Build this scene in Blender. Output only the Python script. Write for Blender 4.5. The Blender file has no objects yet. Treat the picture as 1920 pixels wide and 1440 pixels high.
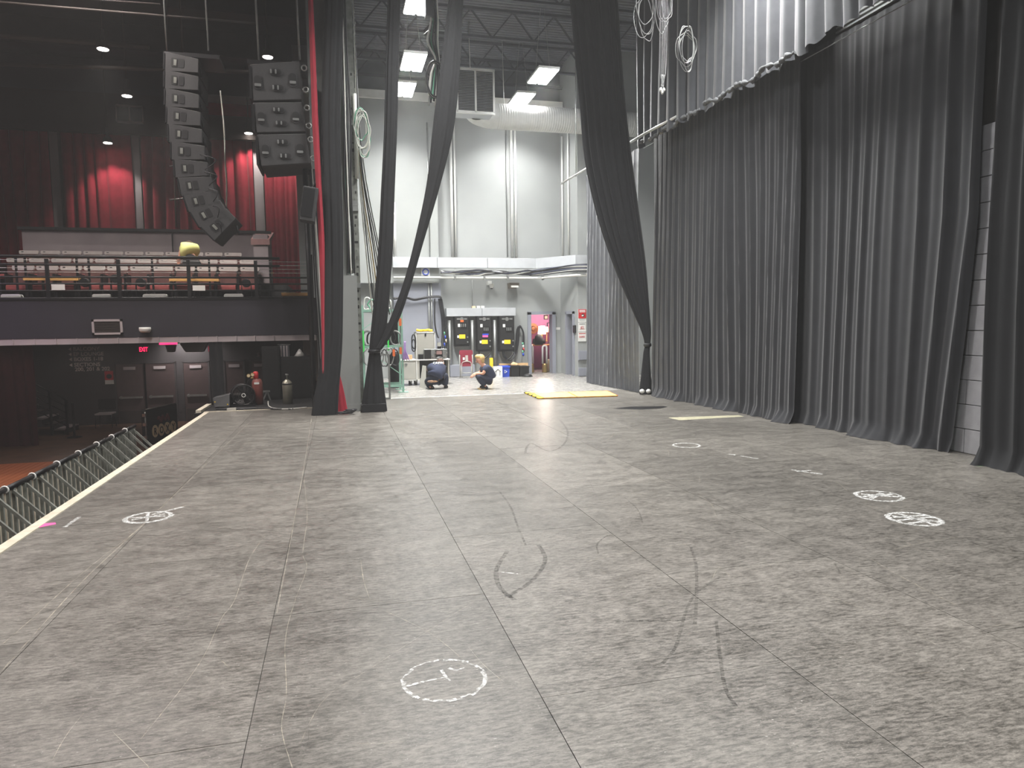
import bpy, bmesh, math, random
from mathutils import Vector, Matrix
R = math.radians
rnd = random.Random(7)
scene = bpy.context.scene
C = scene.collection

# ---------------------------------------------------------------- camera
FPX, EYE = 1315.0, 1.65                      # focal length in px of the 1920x1440 frame, eye height
YAW, PITCH, ROLL = R(13.97992), R(-4.88034), 0.013
fw = Vector((math.sin(YAW)*math.cos(PITCH), math.cos(YAW)*math.cos(PITCH), math.sin(PITCH)))
rt = Vector((math.cos(YAW), -math.sin(YAW), 0))
up = rt.cross(fw)
rt, up = rt*math.cos(ROLL) - up*math.sin(ROLL), up*math.cos(ROLL) + rt*math.sin(ROLL)
cam_d = bpy.data.cameras.new('camera'); cam = bpy.data.objects.new('camera', cam_d); C.objects.link(cam)
cam_d.sensor_width = 36; cam_d.lens = FPX/1920*36; cam_d.clip_end = 200
cam.matrix_world = Matrix(((rt.x, up.x, -fw.x, 0), (rt.y, up.y, -fw.y, 0), (rt.z, up.z, -fw.z, EYE), (0, 0, 0, 1)))
scene.camera = cam
EYEV = Vector((0, 0, EYE))
def ray(px, py): return fw + rt*((px-960)/FPX) - up*((py-720)/FPX)
def fl(px, py, z=0.0):                       # photo pixel -> point on a level plane
    d = ray(px, py); return EYEV + d*((z-EYE)/d.z)
def oY(px, py, y):                           # photo pixel -> point on a plane across the stage
    d = ray(px, py); return EYEV + d*(y/d.y)
def oX(px, py, x):
    d = ray(px, py); return EYEV + d*(x/d.x)

# ---------------------------------------------------------------- world, exposure, lights
w = bpy.data.worlds.new('world'); scene.world = w; w.use_nodes = True
bg = w.node_tree.nodes['Background']; bg.inputs[0].default_value = (0.75, 0.8, 0.9, 1); bg.inputs[1].default_value = 0.03
hz = w.node_tree.nodes.new('ShaderNodeVolumeScatter')           # thin scattering air added to imitate veiling lens glare
hz.inputs['Density'].default_value = 0.0027; hz.inputs['Anisotropy'].default_value = 0.2
w.node_tree.links.new(hz.outputs[0], w.node_tree.nodes['World Output'].inputs['Volume'])
vs = scene.view_settings
vs.view_transform = 'Standard'; vs.look = 'None'; vs.gamma = 1.0; vs.use_curve_mapping = False
vs.exposure = 0.0
cy = scene.cycles
cy.adaptive_threshold = 0.03; cy.use_light_tree = False; cy.volume_bounces = 0
cy.max_bounces = 5; cy.diffuse_bounces = 3; cy.glossy_bounces = 2; cy.transparent_max_bounces = 6; cy.caustics_reflective = False
HIGHBAY_W, HIGHBAY_SPREAD = 280, 126         # twin-panel work lights over the stage
HOUSE_W, WALLSPOT_W, SOFFIT_FILL_W = 520, 130, 34
def area_light(name, loc, sx, sy, power, color, spread=160, parent=None, rot=(0, 0, 0)):
    d = bpy.data.lights.new(name, 'AREA'); d.shape = 'RECTANGLE'; d.size = sx; d.size_y = sy
    d.energy = power; d.color = color; d.spread = R(spread)
    o = bpy.data.objects.new(name, d); C.objects.link(o); o.rotation_euler = rot
    if parent:
        o.parent = parent; o.location = Vector(loc) - ORG[parent.name]
    else: o.location = loc
    return o
def spot_light(name, loc, target, power, color, angle, blend=0.4, rad=0.08, parent=None):
    d = bpy.data.lights.new(name, 'SPOT'); d.energy = power; d.color = color
    d.spot_size = R(angle); d.spot_blend = blend; d.shadow_soft_size = rad
    o = bpy.data.objects.new(name, d); C.objects.link(o)
    o.rotation_euler = (Vector(target)-Vector(loc)).to_track_quat('-Z', 'Y').to_euler()
    if parent:
        o.parent = parent; o.location = Vector(loc) - ORG[parent.name]
    else: o.location = loc
    return o

# ---------------------------------------------------------------- helpers
ORG = {}
def lin(c): 
    c = c/255.0
    return c/12.92 if c <= 0.04045 else ((c+0.055)/1.055)**2.4
def rgb(r, g, b): return (lin(r), lin(g), lin(b), 1)
MATS = {}
def mat(name, col, rough=0.6, metal=0.0, var=0.12, scale=6.0, bump=0.0, bscale=60.0, emit=None, estr=0.0, sheen=0.0, spec=None, alpha=None, stretch=None, col2=None):
    if name in MATS: return MATS[name]
    m = bpy.data.materials.new(name); m.use_nodes = True
    nt = m.node_tree; N = nt.nodes; L = nt.links; b = N['Principled BSDF']
    if len(col) == 3: col = rgb(*col)
    b.inputs['Roughness'].default_value = rough; b.inputs['Metallic'].default_value = metal
    if spec is not None: b.inputs['Specular IOR Level'].default_value = spec
    if sheen: b.inputs['Sheen Weight'].default_value = sheen; b.inputs['Sheen Roughness'].default_value = 0.4
    if emit:
        e = rgb(*emit); b.inputs['Emission Color'].default_value = e; b.inputs['Emission Strength'].default_value = estr
    tc = N.new('ShaderNodeTexCoord'); src = tc.outputs['Object']
    if stretch:
        mp = N.new('ShaderNodeMapping'); mp.inputs['Scale'].default_value = stretch; L.new(src, mp.inputs[0]); src = mp.outputs[0]
    if var:
        n = N.new('ShaderNodeTexNoise'); n.inputs['Scale'].default_value = scale; n.inputs['Detail'].default_value = 6
        L.new(src, n.inputs['Vector'])
        mx = N.new('ShaderNodeMix'); mx.data_type = 'RGBA'
        c2 = rgb(*col2) if col2 else None
        mx.inputs[6].default_value = tuple(v*(1-var) for v in col[:3]) + (1,)
        mx.inputs[7].default_value = c2 if c2 else tuple(min(1, v*(1+var)) for v in col[:3]) + (1,)
        rp = N.new('ShaderNodeMapRange'); rp.inputs[1].default_value = 0.3; rp.inputs[2].default_value = 0.7
        L.new(n.outputs['Fac'], rp.inputs[0]); L.new(rp.outputs[0], mx.inputs[0]); L.new(mx.outputs[2], b.inputs['Base Color'])
    else: b.inputs['Base Color'].default_value = col
    if bump:
        n2 = N.new('ShaderNodeTexNoise'); n2.inputs['Scale'].default_value = bscale; n2.inputs['Detail'].default_value = 4
        L.new(src, n2.inputs['Vector'])
        bp = N.new('ShaderNodeBump'); bp.inputs['Strength'].default_value = bump; bp.inputs['Distance'].default_value = 0.01
        L.new(n2.outputs['Fac'], bp.inputs['Height']); L.new(bp.outputs[0], b.inputs['Normal'])
    if alpha:                                   # patchy rub-off
        n3 = N.new('ShaderNodeTexNoise'); n3.inputs['Scale'].default_value = alpha[1]; n3.inputs['Detail'].default_value = 5
        g3 = N.new('ShaderNodeNewGeometry'); L.new(g3.outputs['Position'], n3.inputs['Vector'])
        r3 = N.new('ShaderNodeMapRange'); r3.inputs[1].default_value = 0.38; r3.inputs[2].default_value = 0.62; r3.inputs[3].default_value = alpha[0]*0.15; r3.inputs[4].default_value = alpha[0]
        L.new(n3.outputs['Fac'], r3.inputs[0]); L.new(r3.outputs[0], b.inputs['Alpha'])
    MATS[name] = m
    return m

class MB:
    def __init__(s): s.v = []; s.f = []; s.sm = []
    def add(s, vs_, fs, smooth=False):
        o = len(s.v); s.v += [Vector(p) for p in vs_]
        s.f += [tuple(i+o for i in q) for q in fs]; s.sm += [smooth]*len(fs); return s
    def box(s, x0, x1, y0, y1, z0, z1):
        return s.add([(x0,y0,z0),(x1,y0,z0),(x1,y1,z0),(x0,y1,z0),(x0,y0,z1),(x1,y0,z1),(x1,y1,z1),(x0,y1,z1)],
            [(0,3,2,1),(4,5,6,7),(0,1,5,4),(1,2,6,5),(2,3,7,6),(3,0,4,7)])
    def cbox(s, c, sz, rot=None):               # centre, size, optional 3x3 rotation
        c = Vector(c); h = Vector(sz)/2
        P = [Vector((a*h.x, b*h.y, d*h.z)) for d in (-1, 1) for a, b in ((-1,-1),(1,-1),(1,1),(-1,1))]
        if rot: P = [rot @ p for p in P]
        return s.add([c+p for p in P], [(0,3,2,1),(4,5,6,7),(0,1,5,4),(1,2,6,5),(2,3,7,6),(3,0,4,7)])
    def hexa(s, P):                             # 8 corners: bottom 4 CCW, top 4
        return s.add(P, [(0,3,2,1),(4,5,6,7),(0,1,5,4),(1,2,6,5),(2,3,7,6),(3,0,4,7)])
    def bar(s, a, b, wdt, hgt=None):
        a = Vector(a); b = Vector(b); d = b-a
        q = d.to_track_quat('Z', 'Y').to_matrix(); return s.cbox((a+b)/2, (wdt, hgt or wdt, d.length), q)
    def tube(s, pts, r, n=6, closed=False, cap=True):
        pts = [Vector(p) for p in pts]; m = len(pts); V = []; F = []
        nrm = None
        for i, p in enumerate(pts):
            if closed: t = pts[(i+1) % m]-pts[i-1]
            else: t = pts[min(i+1, m-1)]-pts[max(i-1, 0)]
            if t.length < 1e-9: t = Vector((0,0,1))
            t.normalize()
            if nrm is None:
                nrm = t.orthogonal().normalized()
            else:
                nrm = nrm - t*nrm.dot(t)
                nrm = nrm.normalized() if nrm.length > 1e-6 else t.orthogonal().normalized()
            bn = t.cross(nrm); rr = r[i] if isinstance(r, (list, tuple)) else r
            V += [p + (nrm*math.cos(2*math.pi*k/n)+bn*math.sin(2*math.pi*k/n))*rr for k in range(n)]
        for i in range(m if closed else m-1):
            for k in range(n):
                j = (i+1) % m; F.append((i*n+k, i*n+(k+1) % n, j*n+(k+1) % n, j*n+k))
        s.add(V, F, True)
        if cap and not closed:
            o = len(s.v)-m*n
            s.f.append(tuple(o+k for k in reversed(range(n)))); s.f.append(tuple(o+(m-1)*n+k for k in range(n))); s.sm += [False]*2
        return s
    def lathe(s, prof, c=(0,0,0), n=20, axis='Z', rot=None, smooth=True):
        c = Vector(c); V = []; F = []; m = len(prof)
        for r_, h in prof:
            for k in range(n):
                a = 2*math.pi*k/n
                p = Vector((r_*math.cos(a), r_*math.sin(a), h))
                if axis == 'Y': p = Vector((p.x, h, p.y))
                if axis == 'X': p = Vector((h, p.x, p.y))
                if rot: p = rot @ p
                V.append(c+p)
        for i in range(m-1):
            for k in range(n): F.append((i*n+k, i*n+(k+1) % n, (i+1)*n+(k+1) % n, (i+1)*n+k))
        o = len(s.v); s.add(V, F, smooth)
        s.f.append(tuple(o+k for k in reversed(range(n)))); s.f.append(tuple(o+(m-1)*n+k for k in range(n))); s.sm += [False]*2
        return s
    def prism(s, poly, a, b, axis='Y'):         # polygon (u,w) pushed along an axis
        def P(u, w_, t): return {'Y': (u, t, w_), 'X': (t, u, w_), 'Z': (u, w_, t)}[axis]
        n = len(poly); V = [P(u, w_, a) for u, w_ in poly]+[P(u, w_, b) for u, w_ in poly]
        F = [tuple(range(n)), tuple(reversed(range(n, 2*n)))] + [(i, i+n, (i+1) % n+n, (i+1) % n) for i in range(n)]
        return s.add(V, F)
    def ell(s, c, r, n=14, m=8):
        c = Vector(c); V = [c+Vector((0,0,-r[2]))]; F = []
        for i in range(1, m):
            t = math.pi*i/m
            V += [c+Vector((r[0]*math.sin(t)*math.cos(2*math.pi*k/n), r[1]*math.sin(t)*math.sin(2*math.pi*k/n), -r[2]*math.cos(t))) for k in range(n)]
        V.append(c+Vector((0,0,r[2])))
        for k in range(n):
            F.append((0, 1+(k+1) % n, 1+k)); F.append((len(V)-1, 1+(m-2)*n+k, 1+(m-2)*n+(k+1) % n))
        for i in range(m-2):
            for k in range(n): F.append((1+i*n+k, 1+i*n+(k+1) % n, 1+(i+1)*n+(k+1) % n, 1+(i+1)*n+k))
        return s.add(V, F, True)
    def rbox(s, x0, x1, y0, y1, z0, z1, r, axis='Y', k=3):   # box with rounded edges along one axis
        if axis == 'Y': u0, u1, v0, v1, a, b = x0, x1, z0, z1, y0, y1
        elif axis == 'X': u0, u1, v0, v1, a, b = y0, y1, z0, z1, x0, x1
        else: u0, u1, v0, v1, a, b = x0, x1, y0, y1, z0, z1
        poly = []
        for (cx, cy, st) in ((u1-r, v1-r, 0), (u0+r, v1-r, 90), (u0+r, v0+r, 180), (u1-r, v0+r, 270)):
            for i in range(k+1):
                t = R(st+90*i/k); poly.append((cx+r*math.cos(t), cy+r*math.sin(t)))
        return s.prism(poly, a, b, axis)
    def build(s, name, m, parent=None, local=False, bevel=0.0, world_origin=False):
        if not s.v: s.v = [Vector((0,0,0))]
        if local: base = Vector((0,0,0))
        elif parent: base = ORG[parent.name].copy()
        elif world_origin: base = Vector((0,0,0))
        else:
            xs = [p.x for p in s.v]; ys = [p.y for p in s.v]; zs = [p.z for p in s.v]
            base = Vector(((min(xs)+max(xs))/2, (min(ys)+max(ys))/2, min(zs)))
        me = bpy.data.meshes.new(name)
        me.from_pydata([p-base for p in s.v], [], s.f); me.update()
        me.polygons.foreach_set('use_smooth', s.sm)
        bm = bmesh.new(); bm.from_mesh(me)
        bmesh.ops.recalc_face_normals(bm, faces=bm.faces)
        if bevel: bmesh.ops.bevel(bm, geom=list(bm.edges), offset=bevel, segments=1, affect='EDGES', clamp_overlap=True)
        bm.to_mesh(me); bm.free()
        me.materials.append(m)
        o = bpy.data.objects.new(name, me); C.objects.link(o)
        if parent: o.parent = parent; ORG[o.name] = base if not local else ORG.get(parent.name, Vector((0,0,0)))
        else: o.location = base; ORG[o.name] = base
        return o
def tag(o, label, cat, group=None):
    o['label'] = label; o['category'] = cat
    if group: o['group'] = group
    return o
def thing(name, label, cat, loc, rotz=0, group=None):
    o = bpy.data.objects.new(name, None); C.objects.link(o); o.empty_display_size = 0.1
    o.location = loc; o.rotation_euler = (0, 0, rotz); ORG[o.name] = Vector(loc)
    return tag(o, label, cat, group)
def struct(name, mb, m, label=None, **k):
    o = mb.build(name, m, **k); o['kind'] = 'structure'
    if label: o['label'] = label
    return o
def dup(root, loc, rotz=None, label=None, parent=None):
    def cp(o, par):
        c = o.copy(); C.objects.link(c); c.parent = par
        for ch in o.children: cp(ch, c)
        return c
    r = cp(root, parent); r.location = loc; ORG[r.name] = Vector(loc)
    if rotz is not None: r.rotation_euler = (0, 0, rotz)
    if label: r['label'] = label
    return r
def text(name, s, size, loc, m, parent=None, rot=(90, 0, 0), extrude=0.002, align='LEFT', bold=0.0, sx=1.0):
    cu = bpy.data.curves.new(name, 'FONT'); cu.body = s; cu.size = size; cu.extrude = extrude; cu.align_x = align
    cu.offset = bold; cu.resolution_u = 3
    t = bpy.data.objects.new(name+'_tmp', cu); C.objects.link(t)
    me = bpy.data.meshes.new_from_object(t.evaluated_get(bpy.context.evaluated_depsgraph_get()))
    bpy.data.objects.remove(t)
    M = Matrix.Rotation(R(rot[2]), 4, 'Z') @ Matrix.Rotation(R(rot[1]), 4, 'Y') @ Matrix.Rotation(R(rot[0]), 4, 'X')
    me.transform(M @ Matrix.Diagonal((sx, 1, 1, 1)))
    me.materials.clear(); me.materials.append(m); me.name = name
    o = bpy.data.objects.new(name, me); C.objects.link(o)
    if parent: o.parent = parent; o.location = Vector(loc)-ORG[parent.name]
    else: o.location = loc
    return o
def smooth_path(pts, k=6, closed=False):        # Catmull-Rom
    pts = [Vector(p) for p in pts]; m = len(pts); out = []
    rng = m if closed else m-1
    for i in range(rng):
        if closed: p0, p1, p2, p3 = pts[i-1], pts[i], pts[(i+1) % m], pts[(i+2) % m]
        else: p0, p1, p2, p3 = pts[max(i-1, 0)], pts[i], pts[i+1], pts[min(i+2, m-1)]
        for j in range(k):
            t = j/k
            out.append(0.5*((2*p1)+(p2-p0)*t+(2*p0-5*p1+4*p2-p3)*t*t+(3*p1-p0-3*p2+p3)*t**3))
    if not closed: out.append(pts[-1])
    return out
def loop_path(c, rx, rz, turns=1, n=16, jit=0.0, axis='Y', dep=0.0):
    c = Vector(c); P = []
    for i in range(int(n*turns)):
        a = 2*math.pi*i/n; j = 1+rnd.uniform(-jit, jit)
        u, v = rx*j*math.cos(a), rz*j*math.sin(a); d = dep*(i/n-turns/2)
        P.append(c+(Vector((u, d, v)) if axis == 'Y' else Vector((d, u, v)) if axis == 'X' else Vector((u, v, abs(d)))))
    return P
def drape(path, z0, z1, pleat=0.3, amp=0.07, seed=1, res=0.02, rows=26, pinch=True, puddle=0.1, skew=0.03, hem=None, lean=0.0):
    """hanging cloth with irregular pleats along a plan path"""
    r_ = random.Random(seed); P = [Vector((p[0], p[1], 0)) for p in path]
    L = [0]
    for a, b in zip(P, P[1:]): L.append(L[-1]+(b-a).length)
    n = max(8, int(L[-1]/res)); ph = [r_.uniform(0, 6.28) for _ in range(8)]
    V = []; F = []
    def at(s_):
        s_ = min(max(s_, 0), L[-1])
        for i in range(len(P)-1):
            if s_ <= L[i+1] or i == len(P)-2:
                t = (s_-L[i])/max(1e-6, L[i+1]-L[i]); d = (P[i+1]-P[i]).normalized()
                return P[i].lerp(P[i+1], t), Vector((-d.y, d.x, 0))
    for j in range(rows+1):
        t = (j/rows)**1.5 if puddle else j/rows
        z = z0+(z1-z0)*t
        for i in range(n+1):
            s_ = L[-1]*i/n
            p, nn = at(s_)
            if lean: p = p-(P[1]-P[0]).normalized()*lean*max(0, 1-3*s_/L[-1])*min(1, z/2.9)
            q = s_ + skew*(1-t)*math.sin(1.9*s_+ph[5])*2 + skew*math.sin(0.7*z+3*s_+ph[6])
            a = 2*math.pi*q/pleat + 1.5*math.sin(1.3*q+ph[0]) + 0.9*math.sin(3.1*q+ph[1])
            k = 0.62+0.38*math.sin(2.3*q+ph[2])*math.sin(0.9*q+ph[3])
            sh = math.sin(a)
            sh = 0.75*(1-2*abs(math.sin(a/2))**0.65) + 0.35*math.sin(a+1+ph[4]) + 0.15*math.sin(2*a+0.4*z)
            am = amp*k*(1.0 if not pinch else (0.35+0.65*min(1, (1-t)*3.0)))
            off = sh*am + 0.03*math.sin(0.45*z+1.1*s_+ph[7])
            zz = z
            if puddle and j <= 3:
                e = (3-j)/3
                off += puddle*e*(0.6+0.6*math.sin(5.3*s_+ph[0])*math.sin(2.1*s_+ph[2])) + 0.03*e*math.sin(17*s_+ph[3])
            if hem and j < 2: zz += hem*(0.5*math.sin(9*s_+ph[1])+0.35*math.sin(23*s_+ph[2]))*(1-0.5*j)
            V.append(p+nn*off+Vector((0,0,zz)))
    for j in range(rows):
        for i in range(n): F.append((j*(n+1)+i, j*(n+1)+i+1, (j+1)*(n+1)+i+1, (j+1)*(n+1)+i))
    return MB().add(V, F, True)
def bundle(rows, y0, depth=0.5, folds=9, seed=1, n=72, k=5, namp=0.16):
    """gathered curtain: rows of (px left, px right, py) seen on the plane y0, closed cross-section with folds"""
    r_ = random.Random(seed); ph = [r_.uniform(0, 6.28) for _ in range(5)]
    Q = []
    for a, b, y in rows:
        A = oY(a, y, y0); B = oY(b, y, y0); Q.append(Vector((A.x, B.x, (A.z+B.z)/2)))
    Q = smooth_path(Q, k); V = []; F = []
    for q in Q:
        c = (q.x+q.y)/2; hw = max(0.015, (q.y-q.x)/2); hd = max(0.03, min(hw*depth, 0.16))
        for i in range(n):
            a = 2*math.pi*i/n
            f_ = 1+namp*(math.sin(folds*a+ph[0]+0.8*math.sin(2*a+ph[1]))+0.5*math.sin((folds*2-3)*a+ph[2]+0.3*q.z))
            f_ /= 1+namp*0.6
            V.append(Vector((c+hw*f_*math.cos(a), y0+hd*f_*math.sin(a), q.z)))
    m = len(Q)
    for j in range(m-1):
        for i in range(n): F.append((j*n+i, j*n+(i+1) % n, (j+1)*n+(i+1) % n, (j+1)*n+i))
    F.append(tuple(range(n))); F.append(tuple(range((m-1)*n, m*n)))
    return MB().add(V, F, True)

# ---------------------------------------------------------------- materials
def floor_material(name, dark, light, speck=True, rough=0.33, panelvar=0.14):
    m = bpy.data.materials.new(name); m.use_nodes = True; nt = m.node_tree; N = nt.nodes; L = nt.links
    b = N['Principled BSDF']; g = N.new('ShaderNodeNewGeometry'); P = g.outputs['Position']
    def noise(scale, sc=(1,1,1), det=6, rgh=0.6):
        mp = N.new('ShaderNodeMapping'); mp.inputs['Scale'].default_value = sc; L.new(P, mp.inputs[0])
        n = N.new('ShaderNodeTexNoise'); n.inputs['Scale'].default_value = scale; n.inputs['Detail'].default_value = det
        n.inputs['Roughness'].default_value = rgh; L.new(mp.outputs[0], n.inputs['Vector']); return n.outputs['Fac']
    def rng(v, a, c, lo=0.0, hi=1.0):
        r_ = N.new('ShaderNodeMapRange'); r_.inputs[1].default_value = a; r_.inputs[2].default_value = c
        r_.inputs[3].default_value = lo; r_.inputs[4].default_value = hi; L.new(v, r_.inputs[0]); return r_.outputs[0]
    def mth(op, a, c):
        x = N.new('ShaderNodeMath'); x.operation = op
        for i, q in enumerate((a, c)):
            if isinstance(q, (int, float)): x.inputs[i].default_value = q
            else: L.new(q, x.inputs[i])
        return x.outputs[0]
    def mix(f, a, c, blend='MIX'):
        x = N.new('ShaderNodeMix'); x.data_type = 'RGBA'; x.blend_type = blend
        if isinstance(f, float): x.inputs[0].default_value = f
        else: L.new(f, x.inputs[0])
        for i, q in ((6, a), (7, c)):
            if isinstance(q, tuple): x.inputs[i].default_value = q
            else: L.new(q, x.inputs[i])
        return x.outputs[2]
    big = noise(0.55, det=4); mid = noise(3.2, (1, 2.0, 1), 7, 0.78); grain = noise(15, (1, 3.6, 1), 8, 0.85)
    f = mth('ADD', mth('MULTIPLY', rng(big, 0.35, 0.65), 0.20), mth('ADD', mth('MULTIPLY', rng(mid, 0.40, 0.60), 0.23), mth('MULTIPLY', rng(grain, 0.43, 0.57), 0.57)))
    col = mix(f, dark, light)
    oi = N.new('ShaderNodeObjectInfo')
    pv = rng(oi.outputs['Random'], 0, 1, 1-panelvar, 1+panelvar)
    cv = N.new('ShaderNodeCombineColor')
    for i in range(3): L.new(pv, cv.inputs[i])
    col = mix(1.0, col, cv.outputs[0], 'MULTIPLY')
    if speck:
        sp = rng(noise(42, (1, 2.4, 1), 4, 0.7), 0.645, 0.70); col = mix(mth('MULTIPLY', sp, 0.6), col, (0.62, 0.61, 0.57, 1))
        ds = rng(noise(24, (1, 4, 1), 5, 0.7), 0.30, 0.37, 1, 0); col = mix(mth('MULTIPLY', ds, 0.75), col, (0.04, 0.038, 0.036, 1))
    L.new(col, b.inputs['Base Color'])
    L.new(rng(mid, 0.3, 0.7, rough-0.06, rough+0.12), b.inputs['Roughness'])
    b.inputs['Specular IOR Level'].default_value = 0.62
    bp = N.new('ShaderNodeBump'); bp.inputs['Strength'].default_value = 0.15; bp.inputs['Distance'].default_value = 0.004
    L.new(grain, bp.inputs['Height']); L.new(bp.outputs[0], b.inputs['Normal'])
    MATS[name] = m; return m
M_STAGE = floor_material('stage_hardboard', (0.022, 0.020, 0.017, 1), (0.240, 0.224, 0.200, 1))
M_CONC = floor_material('polished_concrete', (0.265, 0.253, 0.235, 1), (0.30, 0.29, 0.273, 1), speck=False, rough=0.24, panelvar=0.0)
M_HFLOOR = mat('house_floor', (84, 62, 50), 0.45, var=0.3, scale=2, col2=(104, 76, 58))
M_WOODFL = mat('warm_floor_boards', (150, 84, 48), 0.45, var=0.25, scale=5, stretch=(1, 12, 1))
M_GREYW = mat('grey_wall_paint', (150, 153, 152), 0.55, var=0.05, scale=1.2, bump=0.05)
M_GREYL = mat('light_grey_wall_paint', (146, 149, 147), 0.55, var=0.05, scale=1.2)
M_GREYD = mat('cool_grey_paint_and_shade', (138, 141, 151), 0.55, var=0.06, scale=2)
M_BLOCK = mat('painted_block', (150, 150, 154), 0.6, var=0.08, scale=9, bump=0.2)
M_TRIMG = mat('galvanised_grey', (186, 189, 193), 0.45, 0.25, var=0.06, scale=3)
M_STEEL = mat('dull_steel', (150, 152, 150), 0.42, 0.7, var=0.12, scale=8)
M_CHROME = mat('bright_steel', (200, 200, 200), 0.28, 0.9, var=0.05)
M_GGREEN = mat('primer_steel', (150, 154, 146), 0.55, 0.0, var=0.25, scale=9, col2=(95, 96, 90))
M_BLKMET = mat('black_metal', (26, 26, 28), 0.42, 0.3, var=0.15, scale=10)
M_BLKPL = mat('black_plastic', (24, 24, 25), 0.5, var=0.15, scale=12)
M_SPK = mat('speaker_paint', (52, 52, 53), 0.6, var=0.08, scale=30, bump=0.2, bscale=120)
M_CABLE = mat('black_cable', (28, 28, 32), 0.5, var=0.1)
M_CABLEW = mat('pale_cable', (205, 205, 198), 0.5, var=0.08)
M_CABLEG = mat('green_cable', (96, 160, 130), 0.5, var=0.1)
M_BLKCL = mat('black_serge', (36, 37, 41), 0.9, var=0.12, scale=5, sheen=0.22, bump=0.25, bscale=260)
M_BLKCL2 = mat('black_velour', (24, 25, 28), 0.9, var=0.15, scale=5, sheen=0.08, bump=0.2, bscale=260)
M_BLKCL3 = mat('charcoal_serge', (74, 76, 81), 0.9, var=0.1, scale=5, sheen=0.4, bump=0.2, bscale=260)
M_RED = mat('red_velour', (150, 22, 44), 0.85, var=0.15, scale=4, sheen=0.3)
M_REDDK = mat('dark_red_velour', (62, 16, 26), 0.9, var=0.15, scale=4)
M_DKCEIL = mat('black_ceiling_paint', (46, 44, 47), 0.8, var=0.2, scale=1.5)
M_DECK = mat('grey_roof_deck', (112, 115, 121), 0.7, var=0.12, scale=2)
M_SGCEIL = mat('stage_ceiling_paint', (72, 75, 82), 0.8, var=0.15, scale=1.5)
M_DKWALL = mat('charcoal_wall_paint', (66, 62, 64), 0.7, var=0.1, scale=1.5)
M_BULK = mat('brown_bulkhead_paint', (64, 56, 54), 0.7, var=0.12, scale=1.5)
M_FASC = mat('navy_black_fascia', (36, 34, 44), 0.6, var=0.12, scale=1.5)
M_PARA = mat('scuffed_grey_parapet', (150, 140, 142), 0.6, var=0.16, scale=1.6, col2=(122, 112, 116))
M_PILL = mat('grey_pilaster', (168, 160, 162), 0.65, var=0.08, scale=2)
M_PRO = mat('proscenium_grey', (128, 131, 129), 0.6, var=0.05, scale=2)
M_WHITE = mat('white_paint', (222, 222, 218), 0.5, var=0.05)
M_EDGE = mat('worn_white_edge', (226, 218, 200), 0.5, var=0.15, scale=12, col2=(190, 180, 160))
M_CHALK = mat('chalk', (225, 226, 224), 0.9, var=0.15, scale=60, alpha=(0.8, 45))
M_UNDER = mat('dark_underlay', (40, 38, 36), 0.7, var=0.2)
M_SCUFF = mat('rubber_scuff', (40, 38, 36), 0.6, var=0.3, scale=40, alpha=(0.24, 30))
M_SCRATCH = mat('pale_scratch', (214, 204, 184), 0.6, var=0.1, alpha=(0.40, 16))
M_PINK = mat('pink_tape', (236, 96, 160), 0.5, var=0.05)
M_YEL = mat('yellow_board', (246, 222, 110), 0.5, var=0.12, scale=7, col2=(255, 232, 130))
M_YELTAG = mat('yellow_tag', (248, 206, 46), 0.5, var=0.05)
M_ORANGE = mat('orange_plastic', (214, 104, 52), 0.5, var=0.08)
M_REDP = mat('red_paint', (190, 40, 44), 0.45, var=0.1)
M_GLOW = mat('green_glow_tape', (70, 214, 92), 0.5, var=0.04)
M_RACKG = mat('pale_green_rack', (134, 172, 156), 0.5, 0.1, var=0.1, scale=9)
M_CASE = mat('grey_laminate', (176, 174, 166), 0.45, var=0.05, scale=3)
M_CASEW = mat('white_edge_extrusion', (226, 226, 222), 0.35, 0.2, var=0.05)
M_CARD = mat('cardboard', (208, 172, 128), 0.8, var=0.08, scale=8)
M_WOOD = mat('pale_wood', (214, 166, 96), 0.5, var=0.15, scale=5, stretch=(2, 14, 14))
M_SEATG = mat('seat_shell_grey', (186, 180, 176), 0.45, var=0.06)
M_SEATF = mat('brown_seat_fabric', (92, 62, 58), 0.85, var=0.15, scale=10)
M_SEATR = mat('red_seat_cushion', (140, 64, 62), 0.8, var=0.12, scale=8)
M_NAVY = mat('navy_cotton', (46, 52, 74), 0.9, var=0.12, scale=7)
M_NAVY2 = mat('dark_denim', (34, 38, 54), 0.9, var=0.15, scale=9)
M_SKIN = mat('skin', (206, 152, 128), 0.55, var=0.06)
M_BLOND = mat('blond_hair', (196, 164, 108), 0.7, var=0.3, scale=18, stretch=(4, 4, 1))
M_BRNH = mat('brown_hair', (74, 50, 38), 0.7, var=0.3, scale=18)
M_LIME = mat('pale_lime_cotton', (226, 228, 148), 0.9, var=0.06, scale=6)
M_BLKCOT = mat('black_cotton', (26, 25, 28), 0.9, var=0.1)
M_TAN = mat('tan_rubber', (196, 170, 120), 0.6, var=0.1)
M_BURG = mat('burgundy_chair', (134, 40, 58), 0.55, var=0.08)
M_BLUE = mat('blue_plastic', (44, 74, 186), 0.4, var=0.06)
M_SILV = mat('silver_cylinder', (176, 172, 156), 0.36, 0.6, var=0.15, scale=5)
M_LAMP = mat('lit_led_panel', (255, 255, 255), 0.5, var=0, emit=(250, 252, 255), estr=22)
M_LAMPW = mat('lit_warm_lamp', (255, 250, 240), 0.5, var=0, emit=(255, 246, 236), estr=14)
M_SHADE = mat('lit_lampshade', (255, 240, 220), 0.6, var=0, emit=(255, 226, 196), estr=3.5)
M_EXIT = mat('lit_exit_red', (255, 60, 100), 0.5, var=0, emit=(255, 40, 96), estr=1.6)
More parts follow.
